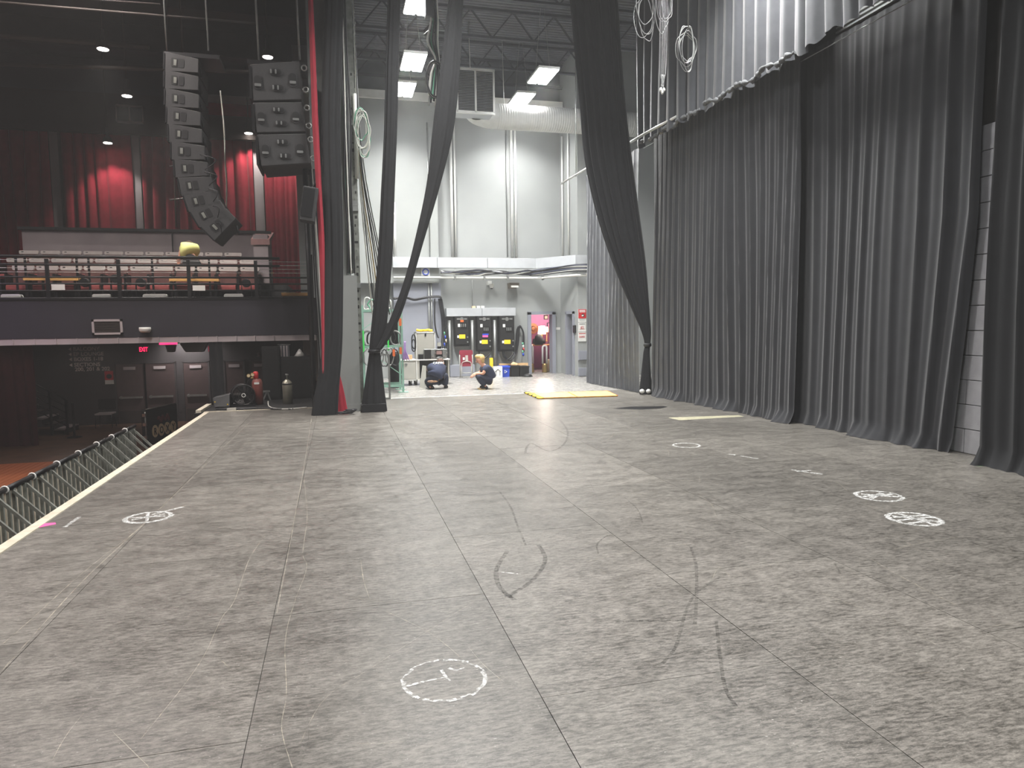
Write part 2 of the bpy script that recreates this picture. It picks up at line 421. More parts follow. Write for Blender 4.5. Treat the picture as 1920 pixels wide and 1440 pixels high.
M_EXITD = mat('exit_housing', (70, 22, 30), 0.5, var=0.1)
M_PURP = mat('mauve_room_paint', (190, 128, 168), 0.7, var=0.06)
M_LETTER = mat('grey_sign_letter', (200, 190, 186), 0.6, var=0.05)
M_CREAM = mat('cream_disc', (226, 206, 170), 0.5, var=0.08, scale=14)
M_BRASS = mat('brass', (176, 150, 96), 0.35, 0.7, var=0.1)
M_MESH = mat('barricade_mesh_steel', (204, 194, 176), 0.5, 0.0, var=0.2, scale=6)

# ---------------------------------------------------------------- large structure
HF = -1.47                                     # house floor level below the stage
YB, YH, YP = 22.3, 25.5, 13.9                  # backstage wall, house side wall, proscenium end
# stage deck: slab + hardboard panels, 4 x 8 ft, staggered
deck = struct('floor_stage', MB().box(-2.5, 7.7, -3.2, 16.06, -0.35, -0.0065), M_UNDER, 'worn grey hardboard stage deck')
cols = [-2.47, -1.625, -0.402, 0.830, 2.050, 3.275, 4.50, 5.72, 6.94, 7.66]
pm = {}
for ci in range(len(cols)-1):
    x0, x1 = cols[ci], cols[ci+1]
    y = 2.862 if ci % 2 == 1 else 4.11
    y -= 2.44*3
    while y < 16.06:
        a, b = max(y, -3.2), min(y+2.44, 16.06); y += 2.44
        if b-a < 0.1: continue
        g = 0.0018; key = (ci, round(b-a, 3))
        bw, bl = x1-x0-2*g, b-a-2*g
        if key not in pm:
            o = MB().cbox((0, 0, -0.003), (bw, bl, 0.006)).build('hardboard_panel', M_STAGE, deck, local=True); pm[key] = o.data
        else:
            o = bpy.data.objects.new('hardboard_panel', pm[key]); C.objects.link(o); o.parent = deck
        o.location = Vector(((x0+x1)/2, (a+b)/2, rnd.uniform(-0.0006, 0))) - ORG[deck.name]
# ... marks on the deck
def flat_line(pts, wdt, z=0.0012, seed=0, jit=0.0, gaps=0.0):
    r_ = random.Random(seed); P = [Vector((p[0], p[1], z)) for p in pts]; mb = MB()
    for i in range(len(P)-1):
        if r_.random() < gaps: continue
        a, b = P[i], P[i+1]; d = (b-a)
        if d.length < 1e-5: continue
        d.normalize(); n_ = Vector((-d.y, d.x, 0))*wdt/2*(1+r_.uniform(-jit, jit)); e = d*wdt*0.25
        mb.add([a-n_-e, b-n_+e, b+n_+e, a+n_-e], [(0, 1, 2, 3)])
    return mb
def fmark(name, px_pts, wdt, m, k=6, seed=0, gaps=0.0, jit=0.3):
    P = smooth_path([fl(*p) for p in px_pts], k)
    P = [Vector((p.x, p.y, 0)) for p in P]
    o = flat_line(P, wdt, 0.0012, seed, jit, gaps).build(name, m, deck); return o
def ring_marks(cx, cy, ax, ay, wdt, seed, inner):
    c = fl(cx, cy); e = fl(cx+ax, cy); t = fl(cx, cy-ay); r1 = (e-c).length; r2 = (t-c).length
    r_ = random.Random(seed); mb = MB()
    for q in range(2):
        P = []
        for i in range(49):
            a = 2*math.pi*i/48; k = 1+r_.uniform(-0.02, 0.02)-0.05*q
            P.append((c.x+r1*k*math.cos(a), c.y+r1*k*math.sin(a)))
        g = flat_line(P, wdt, 0.0012+0.0002*q, seed+q, 0.4, 0.12+0.35*q); mb.add(g.v, g.f)
    for pts in inner:
        g = flat_line([(c.x+r1*u, c.y+r1*v) for u, v in pts], wdt*1.3, 0.0016, seed+5, 0.4, 0.0); mb.add(g.v, g.f)
    return mb.build('chalk_mark', M_CHALK, deck)
ring_marks(833, 1274, 78, 30, 0.010, 1, [[(-0.95, -0.1), (-0.5, 0.02), (0.0, 0.08)], [(0.0, 0.45), (0.05, 0.1), (0.12, -0.1)], [(0.2, 0.5), (0.35, 0.35), (0.55, 0.42)]])
ring_marks(278, 970, 38, 8, 0.030, 2, [[(-0.6, -0.3), (0.6, 0.4)], [(-0.7, 0.1), (0.7, 0.0)], [(-0.2, 0.8), (0.1, -0.7)], [(0.1, 0.5), (1.2, 1.6)]])
ring_marks(1648, 930, 41, 8, 0.026, 3, [[(-0.7, -0.3), (0.5, 0.4)], [(-0.5, 0.5), (0.7, -0.4)], [(-0.8, 0.1), (0.8, 0.1)]])
ring_marks(1714, 973, 46, 11, 0.030, 4, [[(-0.8, 0.0), (0.8, 0.0)], [(-0.5, 0.6), (0.6, -0.6)], [(0.0, 0.8), (0.1, -0.8)], [(-0.6, 0.4), (0.9, 0.3)], [(-0.7, -0.5), (0.5, -0.4)]])
ring_marks(1287, 835, 25, 3.6, 0.022, 5, [])
fmark('chalk_mark', [(1365, 851), (1395, 856), (1420, 860)], 0.03, M_CHALK, seed=3, gaps=0.3)
fmark('chalk_mark', [(1485, 881), (1510, 885), (1540, 889)], 0.035, M_CHALK, seed=4, gaps=0.2)
fmark('chalk_mark', [(1495, 884), (1520, 882)], 0.03, M_CHALK, seed=5)
fmark('chalk_mark', [(122, 988), (135, 979), (148, 970)], 0.03, M_CHALK, seed=6, gaps=0.2)
fmark('chalk_mark', [(940, 1073), (970, 1076)], 0.012, M_CHALK, seed=7)
# tyre and wheel scuffs
fmark('scuff_mark', [(950, 1035), (932, 1065), (932, 1090), (945, 1110), (965, 1125)], 0.03, M_SCUFF, seed=8, k=14, jit=0.1)
fmark('scuff_mark', [(1010, 1022), (1022, 1045), (1015, 1068), (990, 1095), (950, 1120)], 0.03, M_SCUFF, seed=9, k=14, jit=0.1)
fmark('scuff_mark', [(935, 920), (957, 950), (970, 985), (986, 1023)], 0.018, M_SCUFF, seed=10, k=14, jit=0.1)
fmark('scuff_mark', [(1295, 1025), (1305, 1060), (1306, 1115), (1303, 1170)], 0.02, M_SCUFF, seed=11, k=14, jit=0.1)
fmark('scuff_mark', [(1350, 1082), (1306, 1112), (1285, 1150), (1268, 1210), (1242, 1245)], 0.017, M_SCUFF, seed=12, k=14, jit=0.1)
fmark('scuff_mark', [(1343, 1165), (1350, 1230), (1360, 1290), (1380, 1325)], 0.018, M_SCUFF, seed=13, k=14, jit=0.1)
fmark('scuff_mark', [(1155, 1166), (1220, 1164), (1285, 1163)], 0.016, M_SCUFF, seed=14, k=14, jit=0.1)
fmark('scuff_mark', [(985, 850), (988, 838), (998, 832), (1030, 846), (1058, 832), (1064, 808), (1050, 788)], 0.03, M_SCUFF, seed=15, k=14, jit=0.1)
fmark('scuff_mark', [(1170, 932), (1195, 955), (1205, 980)], 0.012, M_SCUFF, seed=16, k=14, jit=0.1)
fmark('scuff_mark', [(1140, 1003), (1120, 1020), (1122, 1038)], 0.012, M_SCUFF, seed=17, k=14, jit=0.1)
fmark('scuff_mark', [(1565, 1055), (1575, 1075)], 0.014, M_SCUFF, seed=18)
fmark('scratch_mark', [(570, 900), (576, 965), (568, 1035), (575, 1065), (552, 1130), (535, 1200), (537, 1300), (528, 1365), (548, 1440)], 0.004*0.7, M_SCRATCH, seed=19, k=10)
fmark('scratch_mark', [(500, 1000), (468, 1048), (440, 1125), (415, 1160), (385, 1225), (345, 1285), (265, 1385)], 0.0045*0.7, M_SCRATCH, seed=20, k=10)
fmark('scratch_mark', [(250, 1000), (160, 1070), (60, 1160), (0, 1212)], 0.006*0.7, M_SCRATCH, seed=21, k=10)
fmark('scratch_mark', [(0, 1262), (150, 1095), (240, 1010), (330, 925), (475, 785)], 0.008*0.7, M_SCRATCH, seed=22, k=10)
fmark('scratch_mark', [(900, 1120), (700, 1250), (610, 1310), (560, 1400)], 0.003*0.7, M_SCRATCH, seed=23, k=10)
fmark('scratch_mark', [(519, 1150), (535, 1065), (550, 985), (570, 875), (584, 785)], 0.006*0.7, M_SCRATCH, seed=24, k=10)
sc_r = random.Random(31)
for i in range(130):                                            # small random scratches
    x, y = sc_r.uniform(-2.3, 6.5), 2.3+9*sc_r.random()**1.6; L_, a = sc_r.uniform(0.1, 0.9), sc_r.uniform(0, 3.14); bn = sc_r.uniform(-0.12, 0.12)
    P = smooth_path([(x, y, 0), (x+L_*0.5*math.cos(a), y+L_*0.5*math.sin(a), 0), (x+L_*math.cos(a+bn), y+L_*math.sin(a+bn), 0)], 4)
    flat_line(P, sc_r.uniform(0.0015, 0.0035), 0.001, i, 0.4, 0.0).build('scratch_mark', sc_r.choice([M_SCRATCH, M_SCRATCH, M_SCUFF]), deck)
P = [fl(62, 983), fl(104, 980), fl(105, 983), fl(75, 989), fl(55, 990)]
o = MB().prism([(p.x, p.y) for p in P], 0.0005, 0.0016, 'Z').build('tape_strip', M_PINK, deck); o['label'] = 'bright pink tape strip'
P = [fl(1150, 766), fl(1180, 762.5), fl(1245, 761.5), fl(1252, 763), (fl(1238, 766)), fl(1200, 768), fl(1165, 767)]
o = MB().prism([(p.x, p.y) for p in P], 0.0005, 0.0014, 'Z').build('paint_spill', M_BLKMET, deck); o['label'] = 'dried black paint spill'
P = [fl(1252, 783), fl(1385, 778.5), fl(1395, 781), fl(1275, 788)]
o = MB().prism([(p.x, p.y) for p in P], 0.0004, 0.0011, 'Z').build('bare_patch', mat('bare_hardboard', (164, 160, 136), 0.6, var=0.1), deck); o['label'] = 'pale bare patch'
# stage edge nosing and front
struct('trim_1', MB().box(-2.565, -2.475, -3.2, 15.3, -0.06, 0.006), M_EDGE, 'worn white stage edge nosing')
struct('wall_stage_front', MB().box(-2.55, -2.50, -3.2, 16.4, HF, -0.06), M_BLKPL)
struct('trim_2', MB().box(-2.78, -2.68, 15.05, 16.3, -0.04, 0.012), M_EDGE)
struct('wall_platform_side', MB().box(-2.80, -2.58, 15.02, 16.6, -0.4, -0.05), M_BLKPL)
wing = struct('floor_side_platform', MB().box(-2.58, -0.2, 16.06, 17.2, -0.35, 0.0).box(-2.58, -0.2, 14.78, 16.06, 0.0, 0.012), M_BLKPL, 'black carpeted side platform')
struct('trim_3', MB().box(-2.58, -0.25, 14.745, 14.78, 0.0, 0.014), M_EDGE)
# backstage floor (polished concrete), house floor
struct('floor_backstage', MB().box(0.3, 11.2, 16.07, 27.5, -0.35, -0.001), M_CONC)
struct('trim_4', MB().box(0.85, 4.4, 16.05, 16.09, -0.002, 0.003), M_WHITE)
struct('floor_house', MB().box(-15, 0.2, -6, YH, HF-0.2, HF), M_HFLOOR)
wf = struct('floor_boards', MB().box(-13, -5.2, 8.0, 18.6, HF, HF+0.002), M_HFLOOR)
for i in range(30):
    x = -9.4+i*0.14
    MB().box(x, x+0.132, 8.0, 18.6, HF+0.002, HF+0.012).build('floor_plank', M_WOODFL, wf)
# backstage walls with door openings
D1a, D1b, DH = 6.16, 7.0, 1.97
wb = MB().box(-1.0, D1a, YB, YB+0.25, 0, 9.9).box(D1b, 7.3, YB, YB+0.25, 0, 9.9).box(D1a, D1b, YB, YB+0.25, DH, 9.9)
struct('wall_back', wb, M_GREYW, 'grey painted backstage wall')
struct('wall_pilaster', MB().box(0.5, 3.16, YB-0.42, YB, 2.95, 8.42), M_GREYL, 'pale upper wall section')
struct('wall_pilaster_base', MB().box(1.75, 3.22, YB-0.3, YB, 0, 2.95), M_GREYD, 'lower wall section with shade in its cool grey')  # shade on the lower wall is put into this darker, bluer colour
struct('wall_back_upper', MB().box(-1, 11, YB-0.05, YB, 8.62, 9.9), M_DECK)
trim = struct('trim_5', MB().box(-0.5, 7.2, YB-0.5, YB, 8.40, 8.64), M_WHITE, 'white steel beam at wall head')
D2a, D2b = 20.95, 21.65
ws = MB().box(7.25, 7.4, 20.6, D2a, 0, 9.9).box(7.25, 7.4, D2b, YB, 0, 9.9).box(7.25, 7.4, D2a, D2b, DH, 9.9).box(7.401, 11.2, 20.6, 20.7, 0, 9.9)
struct('wall_side_return', ws, M_GREYW)
struct('wall_end', MB().box(11.1, 11.2, 15.2, 27.5, 0, 9.9).box(7.45, 11.2, 15.2, 15.3, 0, 9.9).box(-4, 11.2, 27.4, 27.5, 0, 3), M_GREYW)
# right-hand block wall behind the drapes: coursed blocks where the gap shows it
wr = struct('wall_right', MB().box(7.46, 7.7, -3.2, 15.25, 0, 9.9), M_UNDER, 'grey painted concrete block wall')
bme = None
for c in range(13):
    for k in range(5):
        y0 = 5.1+k*0.61-(0.305 if c % 2 else 0)
        if bme is None:
            o = MB().cbox((0, 0, 0), (0.03, 0.602, 0.292)).build('block', M_BLOCK, wr, local=True, bevel=0.004); bme = o.data
        else: o = bpy.data.objects.new('block', bme); C.objects.link(o); o.parent = wr
        o.location = Vector((7.445, y0+0.3, 0.15+c*0.3)) - ORG[wr.name]
# proscenium end: grey pier below, jamb wall above
struct('wall_proscenium', MB().box(0.02, 0.32, YP+0.12, YB, 0, 9.9).box(-0.36, 0.02, YP+0.5, YP+0.7, 0, 9.9), M_PRO)
struct('wall_proscenium_pier', MB().box(-0.12, 0.42, YP, YP+0.32, 0, 2.62).box(-0.125, 0.43, YP-0.01, YP+0.33, 0, 0.14), M_PRO, 'grey proscenium pier')
# house side: wall, balcony, ceiling
hw = MB().box(-15, 0.0, YH, YH+0.2, HF, 10.5)
struct('wall_house_side', hw, M_DKWALL)
struct('wall_house_left', MB().box(-15.2, -15, -6, YH, HF, 10.5), M_DKWALL)
struct('wall_bulkhead', MB().box(-15, 0.0, YH-0.7, YH-0.5, 7.75, 8.95), M_BULK, 'brown bulkhead over the red drapes')
struct('ceiling_house', MB().box(-15, 0.0, -6, YH, 10.2, 10.4), M_DKCEIL)
struct('wall_near', MB().box(-15, 11.2, -6.2, -6, HF, 10.5), M_DKWALL)
# stage-house ceiling: corrugated deck + open web joists
ceil = struct('ceiling', MB().box(-0.4, 11.2, -6, 27.5, 9.9, 10.05), M_SGCEIL, 'dark stage-house roof')
rib = MB()
for i in range(62):
    y = 13.0+i*0.155
    rib.prism([(y, 9.9), (y+0.02, 9.84), (y+0.08, 9.84), (y+0.10, 9.9)], -0.35, 11.1, 'X')
rib.build('roof_deck_ribs', M_DECK, ceil)['kind'] = 'stuff'
def joist(x0, x1, y, ztop, dep, m, label):
    t = thing('roof_joist', label, 'roof joist', ((x0+x1)/2, y, ztop-dep), group='open web joists under the stage roof')
    MB().box(x0, x1, y-0.05, y+0.05, ztop-0.06, ztop).build('top_chord', m, t)
    MB().box(x0, x1, y-0.05, y+0.05, ztop-dep, ztop-dep+0.06).build('bottom_chord', m, t)
    wb_ = MB(); n = int((x1-x0)/0.55); s = (x1-x0)/n
    for k in range(n):
        a, b = (x0+k*s, ztop-dep+0.03), (x0+(k+1)*s, ztop-0.03)
        if k % 2: a, b = (x0+k*s, ztop-0.03), (x0+(k+1)*s, ztop-dep+0.03)
        wb_.bar((a[0], y, a[1]), (b[0], y, b[1]), 0.035)
    wb_.build('web', m, t); return t
for i, y in enumerate((14.2, 16.4, 18.6, 20.7, 22.0)):
    joist(-0.3, 11.0, y, 9.84, 0.75, M_SGCEIL, 'dark open web steel joist under the stage roof deck')
for i, y in enumerate((9.0, 12.5, 16.0, 19.5, 22.6)):
    t = thing('house_beam', 'dark ceiling beam above the house seating', 'ceiling beam', (-7, y, 9.5), group='dark house ceiling beams')
    MB().box(-15, -0.5, y-0.12, y+0.12, 9.5, 10.2).build('web', M_DKCEIL, t)
    MB().box(-15, -0.5, y-0.2, y+0.2, 9.46, 9.52).build('flange', M_DKCEIL, t)
for i, (a, b, yy, r_) in enumerate((((0, 5), (480, 44), 13.8, 0.02), ((0, -4), (300, 8), 13.4, 0.015), ((0, 66), (280, 88), 19.0, 0.06), ((220, 140), (560, 138), 19.5, 0.05))):
    A = oY(a[0], a[1], yy); B = oY(b[0], b[1], yy); z = min(max(A.z, B.z), 9.4)
    o = MB().tube([(A.x-4, yy, A.z), (min(B.x, -0.5), yy, B.z)], r_, 8).build('ceiling_pipe', M_BULK)
    tag(o, ['thin pale conduit crossing the house ceiling', 'thinner upper conduit close to the house ceiling', 'thick brown pipe under the house beams', 'short dark pipe behind the hanging speakers'][i], 'pipe')
# balcony: slab, tiers, fascia, parapet
YF = 17.0
bal = struct('floor_balcony', MB().box(-15, -0.4, YF, 24.8, 1.46, 1.75).box(-15, -1.2, YF, 18.25, 1.75, 2.05).box(-15, -1.2, 18.25, 19.1, 1.75, 2.42).box(-15, -1.2, 19.1, 24.8, 1.75, 2.75), M_BLKPL, 'dark balcony floor')
struct('wall_balcony_fascia', MB().box(-15, -0.42, YF-0.15, YF, 1.47, 2.28), M_FASC, 'dark navy balcony fascia')
tr = struct('trim_6', MB().box(-15, -0.42, YF-0.17, YF+0.03, 2.28, 2.31), M_BLKMET)
A = struct('trim_7', MB().box(-15, -0.45, YF-0.14, YF+0.2, 1.34, 1.465), M_PILL, 'pale ledge under the balcony edge')
for i in range(18):
    x = -8.2+i*0.4
    MB().box(x, x+0.02, YF-0.16, YF-0.141, 1.35, 1.47).build('ledge_bracket', M_PILL, A)
pw = struct('wall_parapet', MB().box(-7.46, -1.75, 20.0, 20.22, 2.75, 4.14).box(-1.95, -1.6, 18.9, 20.0, 2.75, 3.98), M_PARA, 'scuffed grey parapet wall')
struct('trim_8', MB().box(-7.52, -1.6, 19.92, 20.3, 4.13, 4.2), M_BLKMET)
struct('trim_9', MB().hexa([(-2.0,18.85,3.72),(-1.55,18.85,3.72),(-1.55,20.3,4.13),(-2.0,20.3,4.13),(-2.0,18.85,3.86),(-1.55,18.85,3.86),(-1.55,20.3,4.21),(-2.0,20.3,4.21)]), mat('brown_cap', (128, 96, 94), 0.5), 'brown sloped parapet cap')
post = MB().box(oY(322, 430, 19.95).x-0.012, oY(322, 430, 19.95).x+0.012, 19.93, 19.97, 2.75, 4.14).build('joint_strip', M_BLKMET, pw)
# grey pilasters between red drapes
for i, (a, b) in enumerate(((104, 120), (256, 270), (480, 497))):
    A, B = oY(a, 400, YH-0.15), oY(b, 400, YH-0.15)
    struct('wall_pilaster_house', MB().box(A.x, B.x, YH-0.3, YH, 2.7, 8.0), M_PILL)
pan = oY(440, 192, YH-0.2)
struct('wall_stripe', MB().box(oY(374,180,YH-.8).x, oY(470,180,YH-.8).x, YH-0.8, YH-0.72, oY(440,215,YH-.8).z, oY(440,180,YH-.8).z), M_PILL)
struct('wall_stripe_red', MB().box(oY(374,180,YH-.8).x, oY(470,180,YH-.8).x, YH-0.84, YH-0.8, oY(440,218,YH-.8).z, oY(440,196,YH-.8).z), M_RED)
# red drapes on the house wall
for i, (a, b, lab) in enumerate(((-60, 100, 'dark red drape hanging left of the first grey pilaster'), (121, 253, 'red drape lit by a wall lamp between two grey pilasters'), (271, 478, 'long red drape hanging behind the curved speaker column'), (498, 598, 'red drape beside the proscenium, right of the last pilaster'))):
    A, B = oY(a, 400, YH-0.35), oY(b, 400, YH-0.35)
    o = drape([(A.x, YH-0.35), (B.x, YH-0.35)], (2.76 if i < 3 else 1.76), 7.9, 0.34, 0.10, 20+i, puddle=0, pinch=False, rows=14).build('wall_drape', M_RED); tag(o, lab, 'drape')
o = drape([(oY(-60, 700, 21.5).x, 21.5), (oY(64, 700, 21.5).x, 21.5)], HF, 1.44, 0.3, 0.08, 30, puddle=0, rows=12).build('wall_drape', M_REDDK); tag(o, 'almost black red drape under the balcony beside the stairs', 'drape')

# ---------------------------------------------------------------- work lights
def high_bay(px, py, z, label, loc=None):
    p = fl(px, py, z) if loc is None else Vector(loc)
    t = thing('high_bay_light', label, 'light', p, group='twin panel work lights under the stage roof')
    W, D = 0.56, 1.16
    MB().box(p.x-W/2, p.x+W/2, p.y-D/2, p.y+D/2, p.z+0.03, p.z+0.09).box(p.x-0.08, p.x+0.08, p.y-0.25, p.y+0.25, p.z+0.09, p.z+0.17).build('housing', M_WHITE, t, bevel=0.006)
    for s in (-1, 1):
        MB().box(p.x+s*0.145-0.115, p.x+s*0.145+0.115, p.y-0.55, p.y+0.55, p.z+0.005, p.z+0.029).build('lit_panel', M_LAMP, t)
    cb = MB()
    for s in (-1, 1): cb.tube([(p.x+s*0.2, p.y, p.z+0.09), (p.x+s*0.05, p.y, 9.83)], 0.006, 5)
    cb.build('suspension_wire', M_STEEL, t)
    area_light('high_bay_lamp', (p.x, p.y, p.z-0.01), 0.5, 1.1, HIGHBAY_W, (1, 0.99, 0.96), HIGHBAY_SPREAD, t)
    return t
high_bay(785, 8, 8.45, 'twin panel work light beside the hanging cable bundle')
high_bay(775, 119, 8.0, 'twin panel work light between the tied drape and the cable coil')
high_bay(758, 170, 8.05, 'twin panel work light in front of the white wall beam')
high_bay(1018, 145, 8.1, 'twin panel work light between the joists above the round duct')
high_bay(978, 188, 8.2, 'twin panel work light half hidden behind the round duct')
for x, y in ((6.2, 16.3), (2.1, 11.6), (5.9, 9.6), (2.1, 7.2), (2.1, 2.9), (2.1, -1.2)):
    high_bay(0, 0, 0, 'twin panel work light over the open stage deck', (x, y, 8.45))

# ---------------------------------------------------------------- stage drapes
def cl(name, mb, m, lab, cat='curtain', **k): return tag(mb.build(name, m, **k), lab, cat)
cl('stage_curtain', drape([(7.02, 2.2), (7.05, 4.0), (7.02, 6.33)], 0.004, 6.6, 0.42, 0.12, 41, rows=30, puddle=0.16), M_BLKCL2, 'black stage curtain panel in front of the block wall, with green tape at its foot')
cl('stage_curtain', drape([(7.28, 6.98), (7.23, 8.2), (7.21, 10.3)], 0.004, 5.78, 0.30, 0.085, 42, rows=30, puddle=0.15, lean=0.24), M_BLKCL, 'black pleated curtain whose free edge bares the block wall')
cl('stage_curtain', drape([(7.03, 9.72), (6.99, 12.0), (6.92, 14.66)], 0.004, 5.78, 0.27, 0.08, 43, rows=30, puddle=0.13), M_BLKCL, 'wide black pleated curtain running to the tied-back leg')
cl('stage_curtain', drape([(6.84, 15.16), (6.78, 16.6), (6.66, 18.25)], 0.02, 5.62, 0.23, 0.07, 44, rows=26, puddle=0.0), M_BLKCL3, 'charcoal curtain on the pale pipe near the wall signs')
bc = cl('border_curtain', drape([(6.72, 14.95), (6.75, 12.0), (6.78, 9.2)], 5.55, 9.7, 0.34, 0.07, 45, rows=22, puddle=0.0, pinch=False, hem=0.07), M_BLKCL3, 'dusty upper border curtain with ragged hem above the pleated curtain')
cl('border_curtain', drape([(6.76, 9.3), (6.8, 6.0), (6.8, 3.0)], 5.62, 6.5, 0.36, 0.06, 46, rows=10, puddle=0.0, pinch=False, hem=0.06), M_BLKCL3, 'short crumpled border curtain with metal siding showing above it')
# corrugated siding high behind the border
sd = MB()
for i in range(60):
    z = 5.9+i*0.065
    sd.prism([(7.44, z), (7.41, z+0.015), (7.41, z+0.045), (7.44, z+0.06)], 2.0, 9.4, 'Y')
struct('wall_siding', sd, M_GREYL, 'pale ribbed siding high on the side wall')
# gathered dust line on the border hem
for i, (yy0, yy1, lab) in enumerate(((14.9, 12.2, 'dusty lint roll on the far end of the border hem'), (12.0, 9.4, 'dusty lint roll on the near end of the border hem'))):
    P = []; r_ = random.Random(60+i)
    for k in range(60):
        y = yy0+(yy1-yy0)*k/59; P.append((6.70+0.03*math.sin(11*y), y, 5.60+0.03*math.sin(7*y)+r_.uniform(-0.02, 0.02)))
    o = MB().tube(P, [0.035+0.02*math.sin(k*1.7) for k in range(60)], 6).build('hem_roll', mat('dusty_grey', (110, 112, 114), 0.95, var=0.3, scale=25), bc)
o = MB().tube([(6.96, 15.2, 5.62), (7.14, 7.0, 5.62)], 0.008, 5).build('curtain_wire', M_STEEL); tag(o, 'taut steel wire under the border hem carrying the pleated curtain', 'wire')
o = MB().tube([oX(1053, 344, 6.58), oX(1210, 250, 6.6), (6.72, 13.0, 5.72)], 0.03, 8).build('curtain_pipe', M_CASEW); tag(o, 'pale pipe holding the charcoal curtain', 'pipe')
p = oX(1080, 332, 6.58)
o = MB().tube([p, (p.x, p.y, 9.2)], 0.012, 5).build('hanging_chain', M_STEEL); tag(o, 'steel chain holding up the end of the pale curtain pipe', 'chain')
# tied-back legs
tl = cl('tied_leg_curtain', bundle([(1058, 1150, -60), (1072, 1157, 0), (1082, 1164, 100), (1092, 1173, 200), (1101, 1184, 300), (1122, 1197, 400), (1150, 1209, 490), (1182, 1216, 570), (1203, 1220, 620), (1209, 1219, 645), (1207, 1218, 660), (1204, 1219, 690), (1201, 1221, 720), (1200, 1222, 739)], 14.9, 0.35, 17, 3, n=136, namp=0.15), M_BLKCL, 'black leg curtain swept aside and tied against the pleated curtain')
MB().lathe([(0.075, 0), (0.09, 0.02), (0.09, 0.06), (0.075, 0.08)], oY(1214, 650, 14.9), 14).build('tie_cord', M_CABLE, tl)
for px in (1204, 1216): MB().ell(oY(px, 736, 14.75)+Vector((0, 0, 0.03)), (0.06, 0.05, 0.05)).build('weight', M_CASEW, tl)
tl2 = cl('tied_leg_curtain', bundle([(728, 754, -60), (727, 751, 0), (723, 748, 120), (720, 745, 240), (714, 740, 360), (709, 737, 460), (703, 731, 540), (697, 726, 600), (693, 720, 640), (692, 713, 660), (688, 716, 690), (682, 720, 730), (678, 724, 760), (677, 725, 772)], 13.75, 0.45, 7, 5, namp=0.10), M_BLKCL2, 'black leg curtain hanging straight then cinched above a flared foot')
o = bundle([(846, 876, -60), (842, 868, 0), (828, 862, 120), (813, 850, 240), (800, 824, 350), (776, 792, 460), (757, 772, 530), (735, 752, 590), (718, 733, 630), (704, 716, 655)], 13.62, 0.5, 7, 6, namp=0.12).build('swept_swag', M_BLKCL2, tl2); o['label'] = 'slanting swag swept across to the tie'
MB().lathe([(0.10, 0), (0.12, 0.02), (0.12, 0.05), (0.10, 0.07)], oY(702, 662, 13.75), 16).build('tie_cord', M_CABLE, tl2)
hem = MB().rbox(oY(678, 770, 13.7).x, oY(724, 770, 13.7).x, 13.6, 13.95, 0.003, oY(700, 757, 13.7).z, 0.03).build('weighted_hem', M_BLKCL2, tl2)
cl('leg_curtain', bundle([(612, 648, -60), (610, 645, 0), (606, 641, 120), (604, 638, 240), (607, 641, 360), (609, 643, 460), (609, 642, 600), (603, 640, 660), (596, 636, 710), (588, 633, 750), (584, 632, 781)], 13.5, 0.4, 8, 7, namp=0.13), M_BLKCL2, 'narrow black leg curtain hanging in front of the grey pier')
cl('house_curtain_edge', bundle([(576, 586, -60), (578, 587, 0), (582, 592, 120), (586, 597, 240), (593, 603, 360), (598, 608, 460), (601, 608, 560), (603, 608, 640), (604, 607, 700)], 13.3, 0.5, 4, 8), M_RED, 'narrow strip of red house curtain beside the hanging speakers')
cl('red_curtain_end', bundle([(628, 634, 690), (628, 641, 715), (628, 647, 740), (628, 652, 765), (626, 656, 778)], 13.72, 0.4, 5, 9), M_RED, 'red house curtain foot spilling out beside the grey pier')
# cable heap at the foot of the pier
hp = fl(645, 777)
for i in range(4):
    o = MB().tube(smooth_path(loop_path((hp.x+0.05*i, hp.y-0.06, 0.03+0.02*i), 0.16-0.02*i, 0.07, 1, 10, 0.25, 'Z'), 4, True), 0.011, 5, True).build('cable_coil', M_CABLE)
    tag(o, 'black cable loop heaped on the red curtain foot', 'cable', 'cable loops at the grey pier')

# ---------------------------------------------------------------- hanging cables
def cable(name, pts, r, m, lab, cat='cable', k=6, n=5, group=None, parent=None):
    o = MB().tube(smooth_path(pts, k), r, n).build(name, m, parent)
    if parent is None: tag(o, lab, cat, group)
    return o
# big loom with coil between the swags
YC = 14.6
loom = thing('cable_loom', 'thick taped cable loom with a ring coil hanging from the roof', 'cable', oY(820, 200, YC))
for i in range(14):
    a = i/14*6.28; r_ = 0.05+0.03*(i % 3)
    def q(px, py, k=1.0): 
        p = oY(px, py, YC); return p+Vector((math.cos(a)*r_*k, math.sin(a)*r_*k, 0))
    cable('strand', [q(812, -60), q(812, 0), q(815, 40, 0.8), q(812, 80, 1.2), q(820, 112, 0.4), q(818, 140, 1.1), q(815+4*math.cos(a), 180+6*(i % 4), 0.9)], 0.021, [M_CABLE, M_CABLE, M_STEEL, M_CABLEW, M_CABLEG][i % 5], '', parent=loom)
for i in range(4):
    c = oY(816, 148, YC-0.12); MB().tube(smooth_path(loop_path(c+Vector((0, 0.03*i, 0)), 0.17, 0.35, 1, 14, 0.03), 4, True), 0.018, 6, True).build('ring_coil', M_STEEL if i % 2 else M_CABLE, loom)
MB().box(oY(797, 20, YC).x, oY(812, 20, YC).x, YC-0.1, YC+0.1, oY(805, 34, YC).z, oY(805, -30, YC).z).build('junction_box', M_BLKMET, loom)
cable('plug_tail', [oY(812, 40, YC), oY(802, 52, YC), oY(794, 60, YC)], 0.03, M_CABLE, '', parent=loom)
cable('plug_tail', [oY(814, 62, YC), oY(806, 58, YC), oY(796, 66, YC)], 0.025, M_CABLE, '', parent=loom)
